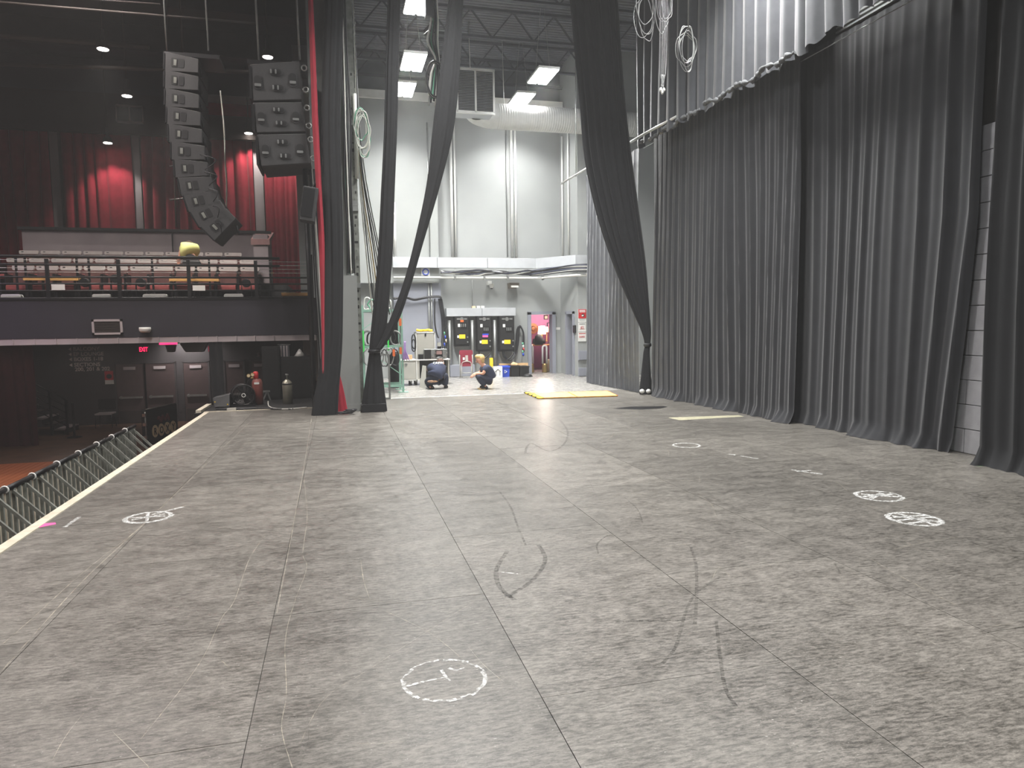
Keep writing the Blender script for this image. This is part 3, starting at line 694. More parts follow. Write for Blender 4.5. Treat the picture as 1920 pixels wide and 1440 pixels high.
# coils over the stage right
M_PALEC = mat('dusty_pale_cable', (150, 152, 152), 0.6, var=0.1)
def hang_coil(px, py, rx, rz, Y, z_top, n_, m, lab, seed):
    c = oY(px, py, Y); t = thing('hanging_cable_coil', lab, 'cable', (c.x, c.y, c.z-rz)); r_ = random.Random(seed)
    MB().tube([(c.x, c.y, c.z+rz*0.8), (c.x, c.y, z_top)], 0.012, 5).build('drop_line', m, t)
    for i in range(n_):
        cc = c+Vector((r_.uniform(-0.3, 0.3)*rx, 0.02*i, r_.uniform(-0.25, 0.25)*rz))
        MB().tube(smooth_path(loop_path(cc, rx*r_.uniform(0.6, 1), rz*r_.uniform(0.7, 1.05), 1, 12, 0.12), 4, True), 0.007, 5, True).build('loop', m, t)
    return t
hang_coil(1212, 20, 0.17, 0.4, 11.5, 9.8, 4, M_PALEC, 'pale cable loops hanging near the tied-back leg', 1)
hang_coil(1245, 12, 0.15, 0.36, 11.4, 9.8, 4, M_PALEC, 'pale cable loops with a plug hanging beside the first loops', 2)
hang_coil(1290, 85, 0.17, 0.32, 11.0, 9.8, 6, M_STEEL, 'grey tangled cable coil hanging in front of the border curtain', 3)
c = oY(1243, 140, 11.3); t = thing('hanging_plug_tail', 'bunch of pale cable tails with white plugs hanging by a line', 'cable', (c.x, c.y, c.z-0.35))
for i in range(6):
    MB().tube(smooth_path([(c.x+0.02*i-0.05, c.y, 9.8), (c.x+0.025*i-0.06, c.y, c.z+0.3), (c.x+0.03*math.sin(i*2.1), c.y, c.z), (c.x-0.04+0.012*i, c.y, c.z-0.2-0.03*(i % 3))], 5), 0.004 if i < 2 else 0.006, 5).build('cable_tail', M_PALEC, t)
for i in range(3): MB().ell((c.x-0.04+0.03*i, c.y, c.z-0.25-0.04*(i % 2)), (0.025, 0.025, 0.04)).build('plug', M_WHITE, t)

# ---------------------------------------------------------------- round duct with grille
YD = 20.3
dA, dB = oY(925, 218, YD), oY(1225, 226, YD)
rad = (oY(930, 195, YD).z-oY(930, 242, YD).z)/2
dt = thing('air_duct', 'white spiral air duct with a square grille on its elbow', 'duct', (dA.x, YD, dA.z-rad))
prof = []
n = 90
ax0, ax1 = dA.x+0.1, 11.0
for i in range(n+1):
    x = ax0+(ax1-ax0)*i/n
    prof += [(rad, x), (rad*1.018, x+0.012), (rad, x+0.024)]
MB().lathe(prof, (0, YD, dA.z), 28, 'X').build('spiral_pipe', M_WHITE, dt)
# elbow turning towards the stage
el = MB(); V = []; F = []; nn = 24; segs = 9; cx, cyy = ax0, YD-0.75
for i in range(segs+1):
    a = R(90+90*i/segs); R_ = 0.75
    cp = Vector((cx+R_*math.cos(a), cyy+R_*math.sin(a), dA.z)); rd = Vector((math.cos(a), math.sin(a), 0))
    rr = rad*(1.0 if i % 2 else 1.0)
    for k in range(nn):
        b = 2*math.pi*k/nn; V.append(cp+rd*rr*math.cos(b)+Vector((0, 0, rr*math.sin(b))))
for i in range(segs):
    for k in range(nn): F.append((i*nn+k, i*nn+(k+1) % nn, (i+1)*nn+(k+1) % nn, (i+1)*nn+k))
el.add(V, F, False); el.build('elbow', M_WHITE, dt)
gy = 19.0
g0, g1 = oY(856, 131, gy), oY(926, 213, gy)
gx0, gx1, gz0, gz1 = g0.x, g1.x, g1.z, g0.z+0.03
gb = MB().box(gx0, gx1, gy, gy+0.6, gz0, gz1); gb.build('plenum_box', M_TRIMG, dt)
fr = MB()
for a in ((gx0-0.03, gx1+0.03, gz1-0.03, gz1+0.04), (gx0-0.03, gx1+0.03, gz0-0.04, gz0+0.03)): fr.box(a[0], a[1], gy-0.04, gy+0.02, a[2], a[3])
for x in (gx0, (gx0+gx1)/2, gx1): fr.box(x-0.025, x+0.025, gy-0.04, gy+0.02, gz0, gz1)
fr.build('grille_frame', M_WHITE, dt)
MB().box(gx0, gx1, gy-0.012, gy-0.002, gz0, gz1).build('grille_backing', M_BLKMET, dt)
lv = None
ns = 26
for i in range(ns):
    z = gz0+(gz1-gz0)*(i+0.5)/ns
    if lv is None: lv = MB().cbox((0, 0, 0), (gx1-gx0, 0.02, 0.018), Matrix.Rotation(R(35), 3, 'X')).build('louvre', mat('louvre_grey', (104, 107, 112), 0.5), dt, local=True)
    else:
        o = bpy.data.objects.new('louvre', lv.data); C.objects.link(o); o.parent = dt
    (lv if i == 0 else o).location = Vector(((gx0+gx1)/2, gy-0.024, z))-ORG[dt.name]
for px in (883, 945):
    p = oY(px, 200, YD if px > 930 else gy+0.3); z = gz1 if px < 930 else dA.z+rad
    MB().tube([(p.x, p.y, z), (p.x-0.03, p.y, 9.8)], 0.01, 5).build('hanger_rod', M_CASEW, dt)

# ---------------------------------------------------------------- hanging loudspeakers
YA = 13.45
boxes = [(340,119,-4),(340,152,-4),(341,186,-4),(344,219,-4),(347,252,-3),(352,284,-2),(358,316,1),(367,347,8),(378,375,14),(392,399,27),(411,419,42)]
p0 = oY(*boxes[-1][:2], YA)
la = thing('line_array_speaker', 'curved column of eleven dark loudspeaker cabinets hung over the stage edge', 'loudspeaker', (p0.x, YA, p0.z-0.3))
mpx = YA/FPX*1.03
cab_me = slot_me = None
for i, (px, py, tilt) in enumerate(boxes):
    c = oY(px, py, YA); W, H = 52*mpx, 31*mpx
    rot = Matrix.Rotation(-R(tilt), 4, 'Y')
    if cab_me is None:
        mb = MB().hexa([(-W/2, 0, -H/2), (W/2, 0, -H*0.36), (W/2, 0.95, -H*0.36), (-W/2, 0.95, -H/2), (-W/2, 0, H/2), (W/2, 0, H*0.36), (W/2, 0.95, H*0.36), (-W/2, 0.95, H/2)])
        o = mb.build('cabinet', M_SPK, la, local=True, bevel=0.008); cab_me = o.data
    else: o = bpy.data.objects.new('cabinet', cab_me); C.objects.link(o); o.parent = la
    o.location = c-ORG[la.name]; o.rotation_euler = rot.to_euler()
    cab = o
    if slot_me is None:
        a = MB().rbox(-0.16, -0.06, -0.006, 0.01, -0.075, 0.075, 0.02).build('handle_recess', M_BLKPL, cab, local=True)
        b = MB().box(-0.12, -0.075, -0.012, 0.002, -0.05, 0.05).build('handle_grip', M_GGREEN, cab, local=True)
        c2 = MB().rbox(-0.045, 0.045, -0.006, 0.01, -0.075, 0.075, 0.02).build('handle_recess', M_BLKPL, cab, local=True)
        c3 = MB().box(-W/2-0.012, -W/2+0.012, -0.01, 0.97, -H*0.42, H*0.42).build('front_grille', M_BLKMET, cab, local=True)
        slot_me = [a.data, b.data, c2.data, c3.data]
    else:
        for nm, d in zip(('handle_recess', 'handle_grip', 'handle_recess', 'front_grille'), slot_me):
            o2 = bpy.data.objects.new(nm, d); C.objects.link(o2); o2.parent = cab
    MB().tube([c+Vector((W*0.5, 0.1, -0.02)), c+Vector((W*0.5+0.03, 0.1, -0.18))], 0.02, 6).build('rigging_link', M_BLKMET, la)
top = oY(345, 100, YA)
MB().box(top.x-0.35, top.x+0.55, YA+0.1, YA+0.8, top.z-0.02, top.z+0.05).build('fly_bumper', M_BLKMET, la)
for px in (313, 391):
    p = oY(px, 95, YA+0.3); MB().tube([p, (p.x-0.03, p.y, 9.5)], 0.016, 6).build('hoist_chain', M_STEEL, la)
for i in range(5):
    a = oY(375+8*i, 290+32*i, YA-0.02); b = oY(405+2*i, 300+30*i, YA-0.1); d = oY(384+8*i, 318+30*i, YA-0.02)
    cable('link_cable', [a, b, d], 0.008, M_CABLE, '', parent=la)
# subwoofer column
sub = thing('subwoofer_array', 'stack of three dark bass cabinets with recessed handles hung near the red curtain edge', 'loudspeaker', oY(535, 335, YA))
subq = [((468,120),(562,114),(474,189),(566,187)), ((474,192),(567,191),(481,249),(573,247)), ((481,252),(574,250),(490,312),(583,306))]
for i, (a, b, c_, d) in enumerate(subq):
    A, B, C_, D = oY(*a, YA), oY(*b, YA), oY(*c_, YA), oY(*d, YA); dep = Vector((0, 1.0, 0))
    cb = MB().hexa([C_, D, D+dep, C_+dep, A, B, B+dep, A+dep]).build('cabinet', M_SPK, sub, bevel=0.012)
    ux, uz = (B-A), (C_-A)
    def at(u, v): return A+(ux*u)+(uz*v)
    for u, v, w_, h_, nm in ((0.5, 0.26, 0.26, 0.2, 'oval'), (0.52, 0.70, 0.26, 0.2, 'oval'), (0.13, 0.5, 0.17, 0.42, 'rect'), (0.83, 0.5, 0.17, 0.42, 'rect')):
        p = at(u, v); ww, hh = w_*ux.length, h_*uz.length
        MB().rbox(p.x-ww/2, p.x+ww/2, YA-0.012, YA+0.01, p.z-hh/2, p.z+hh/2, min(ww, hh)*0.42).build('handle_rim', M_SPK, cb)
        MB().rbox(p.x-ww*0.42, p.x+ww*0.42, YA-0.016, YA+0.01, p.z-hh*0.4, p.z+hh*0.4, min(ww, hh)*0.36).build('handle_recess', M_BLKPL, cb)
        if nm == 'oval':
            for q in (-0.36, 0.0): MB().rbox(p.x+q*ww-0.012, p.x+q*ww+0.016, YA-0.03, YA-0.012, p.z-hh*0.3, p.z+hh*0.3, 0.01).build('handle_grip', M_STEEL, cb)
        else: MB().rbox(p.x-ww*0.38, p.x+ww*0.38, YA-0.03, YA-0.012, p.z-hh*0.3, p.z-hh*0.12, 0.012).build('handle_grip', M_STEEL, cb)
    for v in (0.2, 0.8):
        p = at(1.04, v); MB().tube(loop_path(p+Vector((0.03, 0, 0)), 0.045, 0.045, 1, 12), 0.012, 6, True).build('rigging_ring', M_STEEL, cb)
    MB().box(A.x-0.02, A.x+0.02, YA-0.01, YA+1.0, C_.z+0.03, A.z-0.03).build('front_grille', M_BLKMET, cb)
MB().box(oY(462,118,YA).x, oY(572,118,YA).x, YA+0.1, YA+0.7, oY(500,117,YA).z, oY(500,110,YA).z).build('fly_frame', M_BLKMET, sub)
for px, top_ in ((486, 116), (562, 112)):
    p = oY(px, top_, YA+0.3); MB().tube([p, (p.x-0.05, p.y, 9.8)], 0.02, 6).build('hoist_chain', M_STEEL, sub)
# small fill speaker on a pole
sp = oY(580, 385, 13.3)
ps = thing('fill_speaker', 'small dark fill speaker tilted on a bracket beside the red curtain edge', 'loudspeaker', (sp.x, 13.3, sp.z-0.4))
rot = Matrix.Rotation(R(9), 3, 'Y')
MB().cbox(sp, (0.26, 0.35, 0.60), rot).build('cabinet', M_SPK, ps, bevel=0.012)
MB().cbox(sp+Vector((-0.02, -0.18, 0.02)), (0.20, 0.01, 0.5), rot).build('grille', M_BLKMET, ps)
MB().bar(sp+Vector((0.04, 0.0, 0.25)), sp+Vector((0.14, 0.1, 0.45)), 0.03).bar(sp+Vector((0.14, 0.1, 0.45)), sp+Vector((0.18, 0.15, 0.0)), 0.03).build('bracket', M_BLKMET, ps)
pp = fl(590, 776)
o = MB().tube([(pp.x, pp.y+0.15, 0.01), (pp.x-0.02, pp.y+0.15, 5.0)], 0.045, 10).build('black_pole', M_BLKMET); tag(o, 'black vertical pole rising beside the black leg curtain', 'pole')
dc = thing('drop_cable_bunch', 'bunch of dark cables running down beside the black pole', 'cable', (pp.x+0.15, pp.y+0.25, 0))
for i in range(5):
    x = pp.x+0.12+0.02*i; yy = pp.y+0.22
    cable('drop_cable', [(x, yy, 0.02), (x+0.03*math.sin(i), yy, 1.2), (x-0.03*math.cos(i), yy, 2.6), (x-0.05, yy, 4.6)], 0.014, M_CABLE if i != 2 else M_CABLEW, '', parent=dc)
# thin dangling mic line with bright plug
c = oY(425, 330, 15.5)
o = MB().tube(smooth_path([oY(413, 170, 15.5), oY(420, 240, 15.5), oY(422, 300, 15.5), oY(425, 345, 15.5), oY(424, 400, 15.5)], 5), 0.016, 6).build('dangling_cable', M_CABLEW); tag(o, 'pale dangling cable between the two speaker columns', 'cable')
hf = oY(350, 330, 16.2)
fl_ = thing('lighting_ladder', 'thin grey lighting ladder behind the curved speaker column', 'rigging', oY(328, 430, 16.2))
MB().tube([oY(330, 425, 16.2), oY(326, 300, 16.2), oY(318, 230, 16.2), oY(312, 0, 16.2)], 0.018, 6).build('upright', M_BULK, fl_)
for py in (310, 373): MB().tube([oY(318, py+2, 16.2), oY(344, py-1, 16.2)], 0.018, 6).build('rung', M_BULK, fl_)

# ---------------------------------------------------------------- house pendants
def pendant(px, py, Y, lab, power, target=None, angle=95, stem=0.5):
    p = oY(px, py, Y); t = thing('pendant_downlight', lab, 'light', p)
    MB().lathe([(0.14, 0.0), (0.15, 0.03), (0.10, 0.16), (0.05, 0.2), (0.05, 0.45)], p, 18).build('shade', M_BULK, t)
    MB().lathe([(0.12, -0.012), (0.125, 0.004)], p, 18).build('lit_lens', M_LAMPW, t)
    MB().tube([p+Vector((0, 0, 0.4)), (p.x, p.y, 10.2)], 0.018, 6).build('stem', M_BULK, t)
    spot_light('pendant_lamp', p+Vector((0, 0, -0.03)), target or p+Vector((0, 0, -3)), power, (1, 0.93, 0.86), angle, 0.5, 0.1, t)
    return t
pendant(193, 92, 19.0, 'pendant downlight nearest the crossing ceiling conduit', HOUSE_W)
pendant(238, 180, 21.5, 'pendant downlight just above the wall vent', HOUSE_W)
pendant(202, 268, 24.6, 'pendant downlight in front of the lit red drape', WALLSPOT_W*1.6, angle=100)
pendant(502, 107, 19.3, 'pendant downlight beside the bass cabinet chain', HOUSE_W)
pendant(347, 190, 16.3, 'added pendant downlight unseen behind the curved speaker column', HOUSE_W*1.6, angle=110)  # added lamp, out of sight, to brighten the logo panel and house floor
pendant(466, 250, 24.65, 'pendant downlight hidden behind the bass cabinets over the last pilaster', WALLSPOT_W*1.8, angle=110)
for i, (x, y) in enumerate(((-4.5, 4.0), (-8.5, 6.0), (-5.5, 9.5), (-10.0, 11.0), (-7.5, 14.5), (-11.5, 16.0), (-3.6, 12.5))):  # unseen pendants added to brighten the dim house
    t = thing('pendant_downlight', 'unseen pendant downlight added over the open audience floor', 'light', (x, y, 8.4), group='added fill pendants over the audience floor')
    p = Vector((x, y, 8.4))
    MB().lathe([(0.14, 0.0), (0.15, 0.03), (0.10, 0.16), (0.05, 0.2), (0.05, 0.45)], p, 18).build('shade', M_BULK, t)
    MB().lathe([(0.12, -0.012), (0.125, 0.004)], p, 18).build('lit_lens', M_LAMPW, t)
    MB().tube([p+Vector((0, 0, 0.4)), (x, y, 10.2)], 0.018, 6).build('stem', M_BULK, t)
    spot_light('pendant_lamp', (x, y, 8.36), (x, y, 0), HOUSE_W*(2.2 if x > -6 else 1), (1, 0.9, 0.86), 150, 0.6, 0.12, t)
pendant(548, 268, 24.6, 'pendant downlight hidden behind the bass cabinets by the proscenium', WALLSPOT_W, angle=110)
v0, v1 = oY(218, 198, YH-0.75), oY(269, 231, YH-0.75)
t = thing('wall_vent', 'framed return air vent high on the brown bulkhead', 'vent', (v0.x, YH-0.76, v1.z))
MB().box(v0.x, v1.x, YH-0.76, YH-0.71, v1.z, v0.z).build('dark_screen', M_BLKMET, t)
f_ = MB()
for x in (v0.x, (v0.x+v1.x)/2, v1.x): f_.box(x-0.02, x+0.02, YH-0.8, YH-0.74, v1.z, v0.z)
f_.box(v0.x, v1.x, YH-0.8, YH-0.74, v1.z-0.03, v1.z+0.03).box(v0.x, v1.x, YH-0.8, YH-0.74, v0.z-0.03, v0.z+0.03)
f_.build('vent_frame', M_PILL, t)

# ---------------------------------------------------------------- backstage wall fittings
YW = YB-0.001
def wx(px, py, y=None):                     # pixel -> point just in front of the wall
    return oY(px, py, y if y is not None else YB-0.03)
# rectangular trunk along the wall, turning the corner
t = thing('wireway_trunk', 'long pale sheet metal trunk running across the backstage wall', 'trunking', oY(900, 502, YB-0.5))
ya = YB-0.6
za, zb = oY(900, 483.5, ya).z, oY(900, 502.5, ya).z
xs = [oY(px, 490, ya).x for px in (736, 820, 914, 1004)]
for a, b in zip(xs, xs[1:]): MB().box(a+0.006, b-0.006, ya, YB-0.45, zb, za).build('trunk_section', M_TRIMG, t, bevel=0.004)
c0 = Vector((xs[-1], ya, 0)); c1 = Vector((7.13, 20.45, 0)); c2 = Vector((8.2, 20.45, 0))
for a, b in ((c0, c1), (c1, c2)):
    d = (b-a).normalized(); n_ = Vector((-d.y, d.x, 0))*0.12
    MB().hexa([(a.x, a.y, zb), (b.x, b.y, zb), (b.x+n_.x, b.y+n_.y, zb), (a.x+n_.x, a.y+n_.y, zb), (a.x, a.y, za), (b.x, b.y, za), (b.x+n_.x, b.y+n_.y, za), (a.x+n_.x, a.y+n_.y, za)]).build('trunk_section', M_TRIMG, t)
# pipe with clamps and the cable runs over it
yp = YB-0.55
zp = oY(900, 521, yp).z
pp_ = thing('wall_pipe', 'pale horizontal pipe below the sheet metal trunk', 'pipe', oY(900, 523, yp))
PX = [(oY(738, 520, yp).x, yp), (xs[-1]+0.1, yp), (7.15, 20.38), (8.1, 20.38)]
MB().tube([(x, y, zp) for x, y in PX], 0.04, 8).build('pipe', M_CASEW, pp_)
for px in (853, 908, 952, 1018):
    p = oY(px, 521, yp-0.02); MB().box(p.x-0.03, p.x+0.03, yp-0.06, yp+0.05, zp-0.06, zp+0.07).build('clamp', M_STEEL, pp_)
    MB().box(p.x-0.008, p.x+0.008, yp-0.01, yp+0.01, zp+0.05, zb).build('hanger_strap', M_WHITE, pp_)
r_ = random.Random(5)
cr = thing('wall_cable_bundle', 'bundle of loose cables lying along the pale wall pipe', 'cable', oY(900, 515, yp))
for i in range(11):
    P = []
    for k, px in enumerate(range(826, 1010, 18)):
        sag = (0.05*math.sin(k*1.1+i*0.4)+0.07+0.02*i/3)
        p = oY(px, 512, yp-0.02); P.append((p.x, yp-0.02-0.008*i, zp+0.06+abs(sag)*1.0+r_.uniform(-0.02, 0.02)))
    P += [(7.13, 20.33, zp+0.12+0.02*i), (8.1, 20.33, zp+0.1+0.02*i)]
    cable('cable_strand', P, 0.016, [M_CABLE, M_CABLE, M_CABLEW, M_CABLE, mat('blue_cable', (70, 76, 98), 0.5, var=0.1)][i % 5], '', k=4, parent=cr)
# wall conduits above the trunk
def conduit(px, py0, py1, r_, m, lab, y=YB-0.06, tilt=0):
    a, b = oY(px, py0, y), oY(px, py1, y)
    o = MB().tube([(b.x, y, b.z), (b.x, y, a.z)], r_, 8).build('wall_conduit', m); return tag(o, lab, 'conduit')
conduit(849, 215, 482, 0.045, M_WHITE, 'thick white conduit of the pair by the pale wall edge')
conduit(855.5, 215, 482, 0.03, M_WHITE, 'thin white conduit of the pair by the pale wall edge')
conduit(961, 240, 482, 0.045, M_WHITE, 'thick white conduit of the pair under the round duct')
conduit(968, 240, 482, 0.04, M_WHITE, 'second white conduit of the pair under the round duct')
conduit(952, 245, 482, 0.018, M_STEEL, 'thin grey conduit beside the pair under the round duct')
o = MB().tube([(7.2, 21.9, zb+0.4), (7.2, 21.9, 7.6)], 0.03, 8).build('wall_conduit', M_WHITE); tag(o, 'white conduit on the return wall by the corner', 'conduit')
o = MB().tube([(7.2, 21.3, zb+0.4), (7.2, 21.3, 7.6)], 0.03, 8).build('wall_conduit', M_WHITE); tag(o, 'white conduit on the return wall behind the curtain pipe chain', 'conduit')
conduit(806, 230, 482, 0.018, M_STEEL, 'thin grey conduit on the pale wall section', YB-0.46)
conduit(741, 380, 482, 0.05, M_WHITE, 'white conduit behind the straight black leg', YB-0.46)
conduit(807, 526, 690, 0.03, M_STEEL, 'grey conduit on the cool grey wall, left of its twin', YB-0.34)
conduit(812, 526, 690, 0.03, M_STEEL, 'grey conduit on the cool grey wall, right of its twin', YB-0.34)
conduit(886, 525, 575, 0.012, M_STEEL, 'thin conduit above the white sockets')
# cable tray across the cool grey section
P = [oY(px, py, YB-0.42) for px, py in ((738, 560), (760, 558), (776, 562), (792, 559), (806, 557), (822, 556), (828, 560))]
cb_ = thing('clipped_cable_bundle', 'sagging black cables clipped across the cool grey wall', 'cable', P[2])
for i in range(4):
    cable('cable_strand', [p+Vector((0, -0.015*i, 0.02*math.sin(i*2+k))) for k, p in enumerate(P)], 0.022, M_CABLE, '', parent=cb_)
cd_ = thing('cable_drop_bunch', 'bunch of black cable drops between the cool grey wall and the breaker cabinets', 'cable', oY(832, 690, YB-0.4))
for i in range(5):
    x0 = 822+1.6*i
    cable('cable_strand', [oY(x0, 560, YB-0.4), oY(x0+5, 590, YB-0.42), oY(x0+7+i, 625, YB-0.42), oY(x0+4+2*i, 665, YB-0.42), oY(x0+10, 690, YB-0.45)], 0.016, M_CABLE, '', parent=cd_)
for i, m in enumerate((M_CABLEG, M_BLUE, M_CREAM, M_BLUE)):
    q = oY(833+1.5*(i % 3), 622+7*i, YB-0.46); MB().tube([q, q+Vector((0.01, 0, -0.1))], 0.022, 6).build('connector', m, cd_)
cable('cable_drop', [oY(815, 560, YB-0.42), oY(815, 600, YB-0.42), oY(818, 622, YB-0.42), oY(825, 640, YB-0.5)], 0.024, M_CABLE, 'black cable drop behind the upright grey case')
# blue-white round fan / coil plate on the wall
p = oY(798, 510, YB-0.46)
t = thing('wall_reel', 'blue ringed reel on a white plate under the trunk', 'reel', p)
MB().box(p.x-0.13, p.x+0.13, p.y, p.y+0.03, p.z-0.12, p.z+0.12).build('plate', M_WHITE, t)
MB().tube(loop_path(p+Vector((0, -0.02, 0)), 0.09, 0.09, 1, 18), 0.018, 6, True).build('ring', M_BLUE, t)
MB().bar(p+Vector((-0.09, -0.02, 0)), p+Vector((0.09, -0.02, 0)), 0.015).bar(p+Vector((0, -0.02, -0.09)), p+Vector((0, -0.02, 0.09)), 0.015).build('spokes', M_WHITE, t)
# camera and flood light
p = oY(920, 534, YB-0.2)
t = thing('security_camera', 'white dome camera on a wall arm above the breaker cabinets', 'camera', p)
MB().box(p.x-0.09, p.x+0.03, YB-0.22, YB-0.02, p.z, p.z+0.12).build('mount', M_WHITE, t)
MB().lathe([(0.075, 0.06), (0.08, 0.0), (0.06, -0.06), (0.02, -0.09)], p+Vector((0.02, -0.05, -0.03)), 16).build('dome', M_WHITE, t)
MB().lathe([(0.04, 0), (0.03, -0.03)], p+Vector((0.02, -0.05, -0.11)), 12).build('lens', M_BLKPL, t)
p = oY(964, 534, YB-0.3)
t = thing('flood_light', 'grey boxed flood light on the wall beside the dome camera', 'light', p)
MB().hexa([(p.x-0.14,p.y-0.1,p.z-0.05),(p.x+0.14,p.y-0.1,p.z-0.05),(p.x+0.14,YB-0.01,p.z-0.1),(p.x-0.14,YB-0.01,p.z-0.1),(p.x-0.16,p.y-0.05,p.z+0.06),(p.x+0.16,p.y-0.05,p.z+0.06),(p.x+0.16,YB-0.01,p.z+0.06),(p.x-0.16,YB-0.01,p.z+0.06)]).build('housing', mat('bronze_grey', (126, 116, 104), 0.5), t)
MB().box(p.x-0.13, p.x+0.11, p.y-0.13, p.y-0.1, p.z-0.09, p.z-0.03).build('glass', M_WHITE, t)
# steel trough and white sockets
t = thing('steel_trough', 'wide galvanised trough above the three breaker cabinets', 'trunking', oY(900, 592, YB-0.3))
a, b = oY(837, 578, YB-0.3), oY(967, 592, YB-0.3); mid = oY(904, 585, YB-0.3).x
for x0, x1 in ((a.x, mid-0.006), (mid+0.006, b.x)): MB().box(x0, x1, YB-0.3, YB-0.02, b.z, a.z).build('trough_section', M_TRIMG, t, bevel=0.004)
for i, px in enumerate((888, 897, 905)):
    p = oY(px, 574.5, YB-0.25); o = MB().rbox(p.x-0.055, p.x+0.055, YB-0.27, YB-0.16, a.z+0.001, a.z+0.07, 0.012).build('socket_box', M_CREAM if i == 0 else M_WHITE)
    tag(o, ['cream socket box on the steel trough', 'middle white socket box on the steel trough', 'white socket box on the steel trough beside the middle one'][i], 'socket')
# breaker cabinets
def breaker(px0, px1, py0, py1, tagz, slotz, lab, extra):
    a, b = oY(px0, py0, YB-0.3), oY(px1, py1, YB-0.3); W = b.x-a.x; H = a.z-b.z
    t = thing('breaker_cabinet', lab, 'electrical cabinet', (a.x+W/2, YB-0.2, b.z), group='breaker cabinets')
    MB().box(a.x, b.x, YB-0.3, YB-0.02, b.z, a.z).build('body', M_BLKMET, t, bevel=0.008)
    MB().box(a.x+0.02, b.x-0.02, YB-0.315, YB-0.301, b.z+0.06, a.z-0.04).build('door', M_BLKPL, t, bevel=0.004)
    for s in (0.16, 0.66): MB().box(a.x+W*s, a.x+W*(s+0.2), YB-0.33, YB-0.316, a.z-0.12, a.z-0.07).build('vent_slot', M_STEEL, t)
    MB().lathe([(0.06, 0), (0.06, 0.02)], (a.x+W*0.5, YB-0.335, a.z-0.1), 14, 'Y').build('emblem', M_STEEL, t)
    zs = oY(0.5*(px0+px1), slotz, YB-0.3).z
    MB().box(a.x+W*0.4, a.x+W*0.86, YB-0.33, YB-0.316, zs-0.09, zs+0.09).build('switch_window', M_BLKMET, t)
    for k in range(3): MB().box(a.x+W*(0.45+0.13*k), a.x+W*(0.51+0.13*k), YB-0.35, YB-0.33, zs-0.05, zs+0.05).build('switch', M_STEEL, t)
    MB().box(a.x+W*0.22, a.x+W*0.38, YB-0.325, YB-0.316, zs-0.05+extra, zs+0.05+extra).build('white_tag', M_WHITE, t)
    zt = oY(0.5*(px0+px1), tagz, YB-0.3).z
    MB().box(a.x+W*0.30, a.x+W*0.72, YB-0.326, YB-0.316, zt-0.065, zt+0.065).build('warning_plate', M_YELTAG, t)
    MB().box(a.x+W*0.16, a.x+W*0.29, YB-0.326, YB-0.316, zt-0.04, zt+0.04).build('white_tag', M_WHITE, t)
    for q in (0.3, 0.14): MB().lathe([(0.025, 0), (0.02, 0.04)], (b.x-0.06, YB-0.355, b.z+H*q), 12, 'Y').build('latch', M_STEEL, t)
    return t, a, b, W
t, a, b, W = breaker(852, 880, 592.5, 649, 631, 610, 'shorter black breaker cabinet with an orange tag', 0.0)
z = oY(866, 602, YB-.3).z; MB().box(a.x+W*0.4, a.x+W*0.62, YB-0.34, YB-0.316, z-0.035, z+0.035).build('orange_tag', M_ORANGE, t)
t, a, b, W = breaker(894, 922, 592.5, 658.5, 641, 617, 'black breaker cabinet with a pink and a blue strip', 0.11)
z = oY(910, 630, YB-.3).z; MB().box(a.x+W*0.36, a.x+W*0.74, YB-0.34, YB-0.316, z-0.04, z+0.025).build('pink_strip', M_PINK, t)
MB().box(a.x+W*0.36, a.x+W*0.78, YB-0.34, YB-0.316, z+0.03, z+0.075).build('blue_strip', M_BLUE, t)
breaker(936, 965, 592.5, 658.5, 641, 617, 'black breaker cabinet beside the coiled feeder cables', 0.11)
for i, px in enumerate((843.5, 886, 928)):
    p = oY(px, 640, YB-0.2); z0 = 0.0 if i else 0.0
    o = MB().tube([(p.x, YB-0.18, 0.02), (p.x, YB-0.18, b.z+1.0)], 0.055, 12).build('riser_conduit', M_STEEL)
    tag(o, ['fat steel riser conduit left of the shortest breaker cabinet', 'fat steel riser conduit behind the folding chair', 'fat steel riser conduit between the two taller breaker cabinets'][i], 'conduit')
for i, (x0, x1) in enumerate(((898, 918), (942, 962), (945, 968))):
    cable('feeder_loop', [oY(x0, 657, YB-0.25), oY(x0+2, 668, YB-0.28), oY((x0+x1)/2, 672+2*i, YB-0.3), oY(x1, 664, YB-0.28), oY(x1+2, 657, YB-0.25)], 0.022, M_CABLE, ['feeder cable loop under the cabinet with the pink strip', 'inner feeder cable loop under the end breaker cabinet', 'outer feeder cable loop under the end breaker cabinet'][i])
# feeder tails hung on a wall hook
p = oY(975, 613, YB-0.1)
t = thing('feeder_tails', 'thick feeder tails hung over a wall hook beside the breaker cabinets', 'cable', oY(975, 672, YB-0.1))
MB().bar((p.x-0.06, YB-0.02, p.z), (p.x+0.02, YB-0.16, p.z+0.03), 0.03).build('hook', M_STEEL, t)
for i in range(7):
    s = i*0.7
    cable('tail', [oY(967+s*0.5, 665-i, YB-0.12), oY(968+s, 640, YB-0.12), oY(969.5+s, 618, YB-0.14), oY(975, 613-0.4*i, YB-0.16), oY(980+s*0.3, 622, YB-0.14), oY(981+s*0.4, 640, YB-0.13), oY(980+s*0.5, 652+4*(i % 4), YB-0.12)], 0.022, M_CABLE, '', parent=t)
for i, m in enumerate((M_CABLEG, M_WHITE, M_REDP, M_CABLEG, M_BLUE)):
    q = oY(980+0.8*(i % 3), 642+5*i, YB-0.16); MB().tube([q, q+Vector((0.01, 0, -0.09))], 0.03, 8).build('connector', m, t)
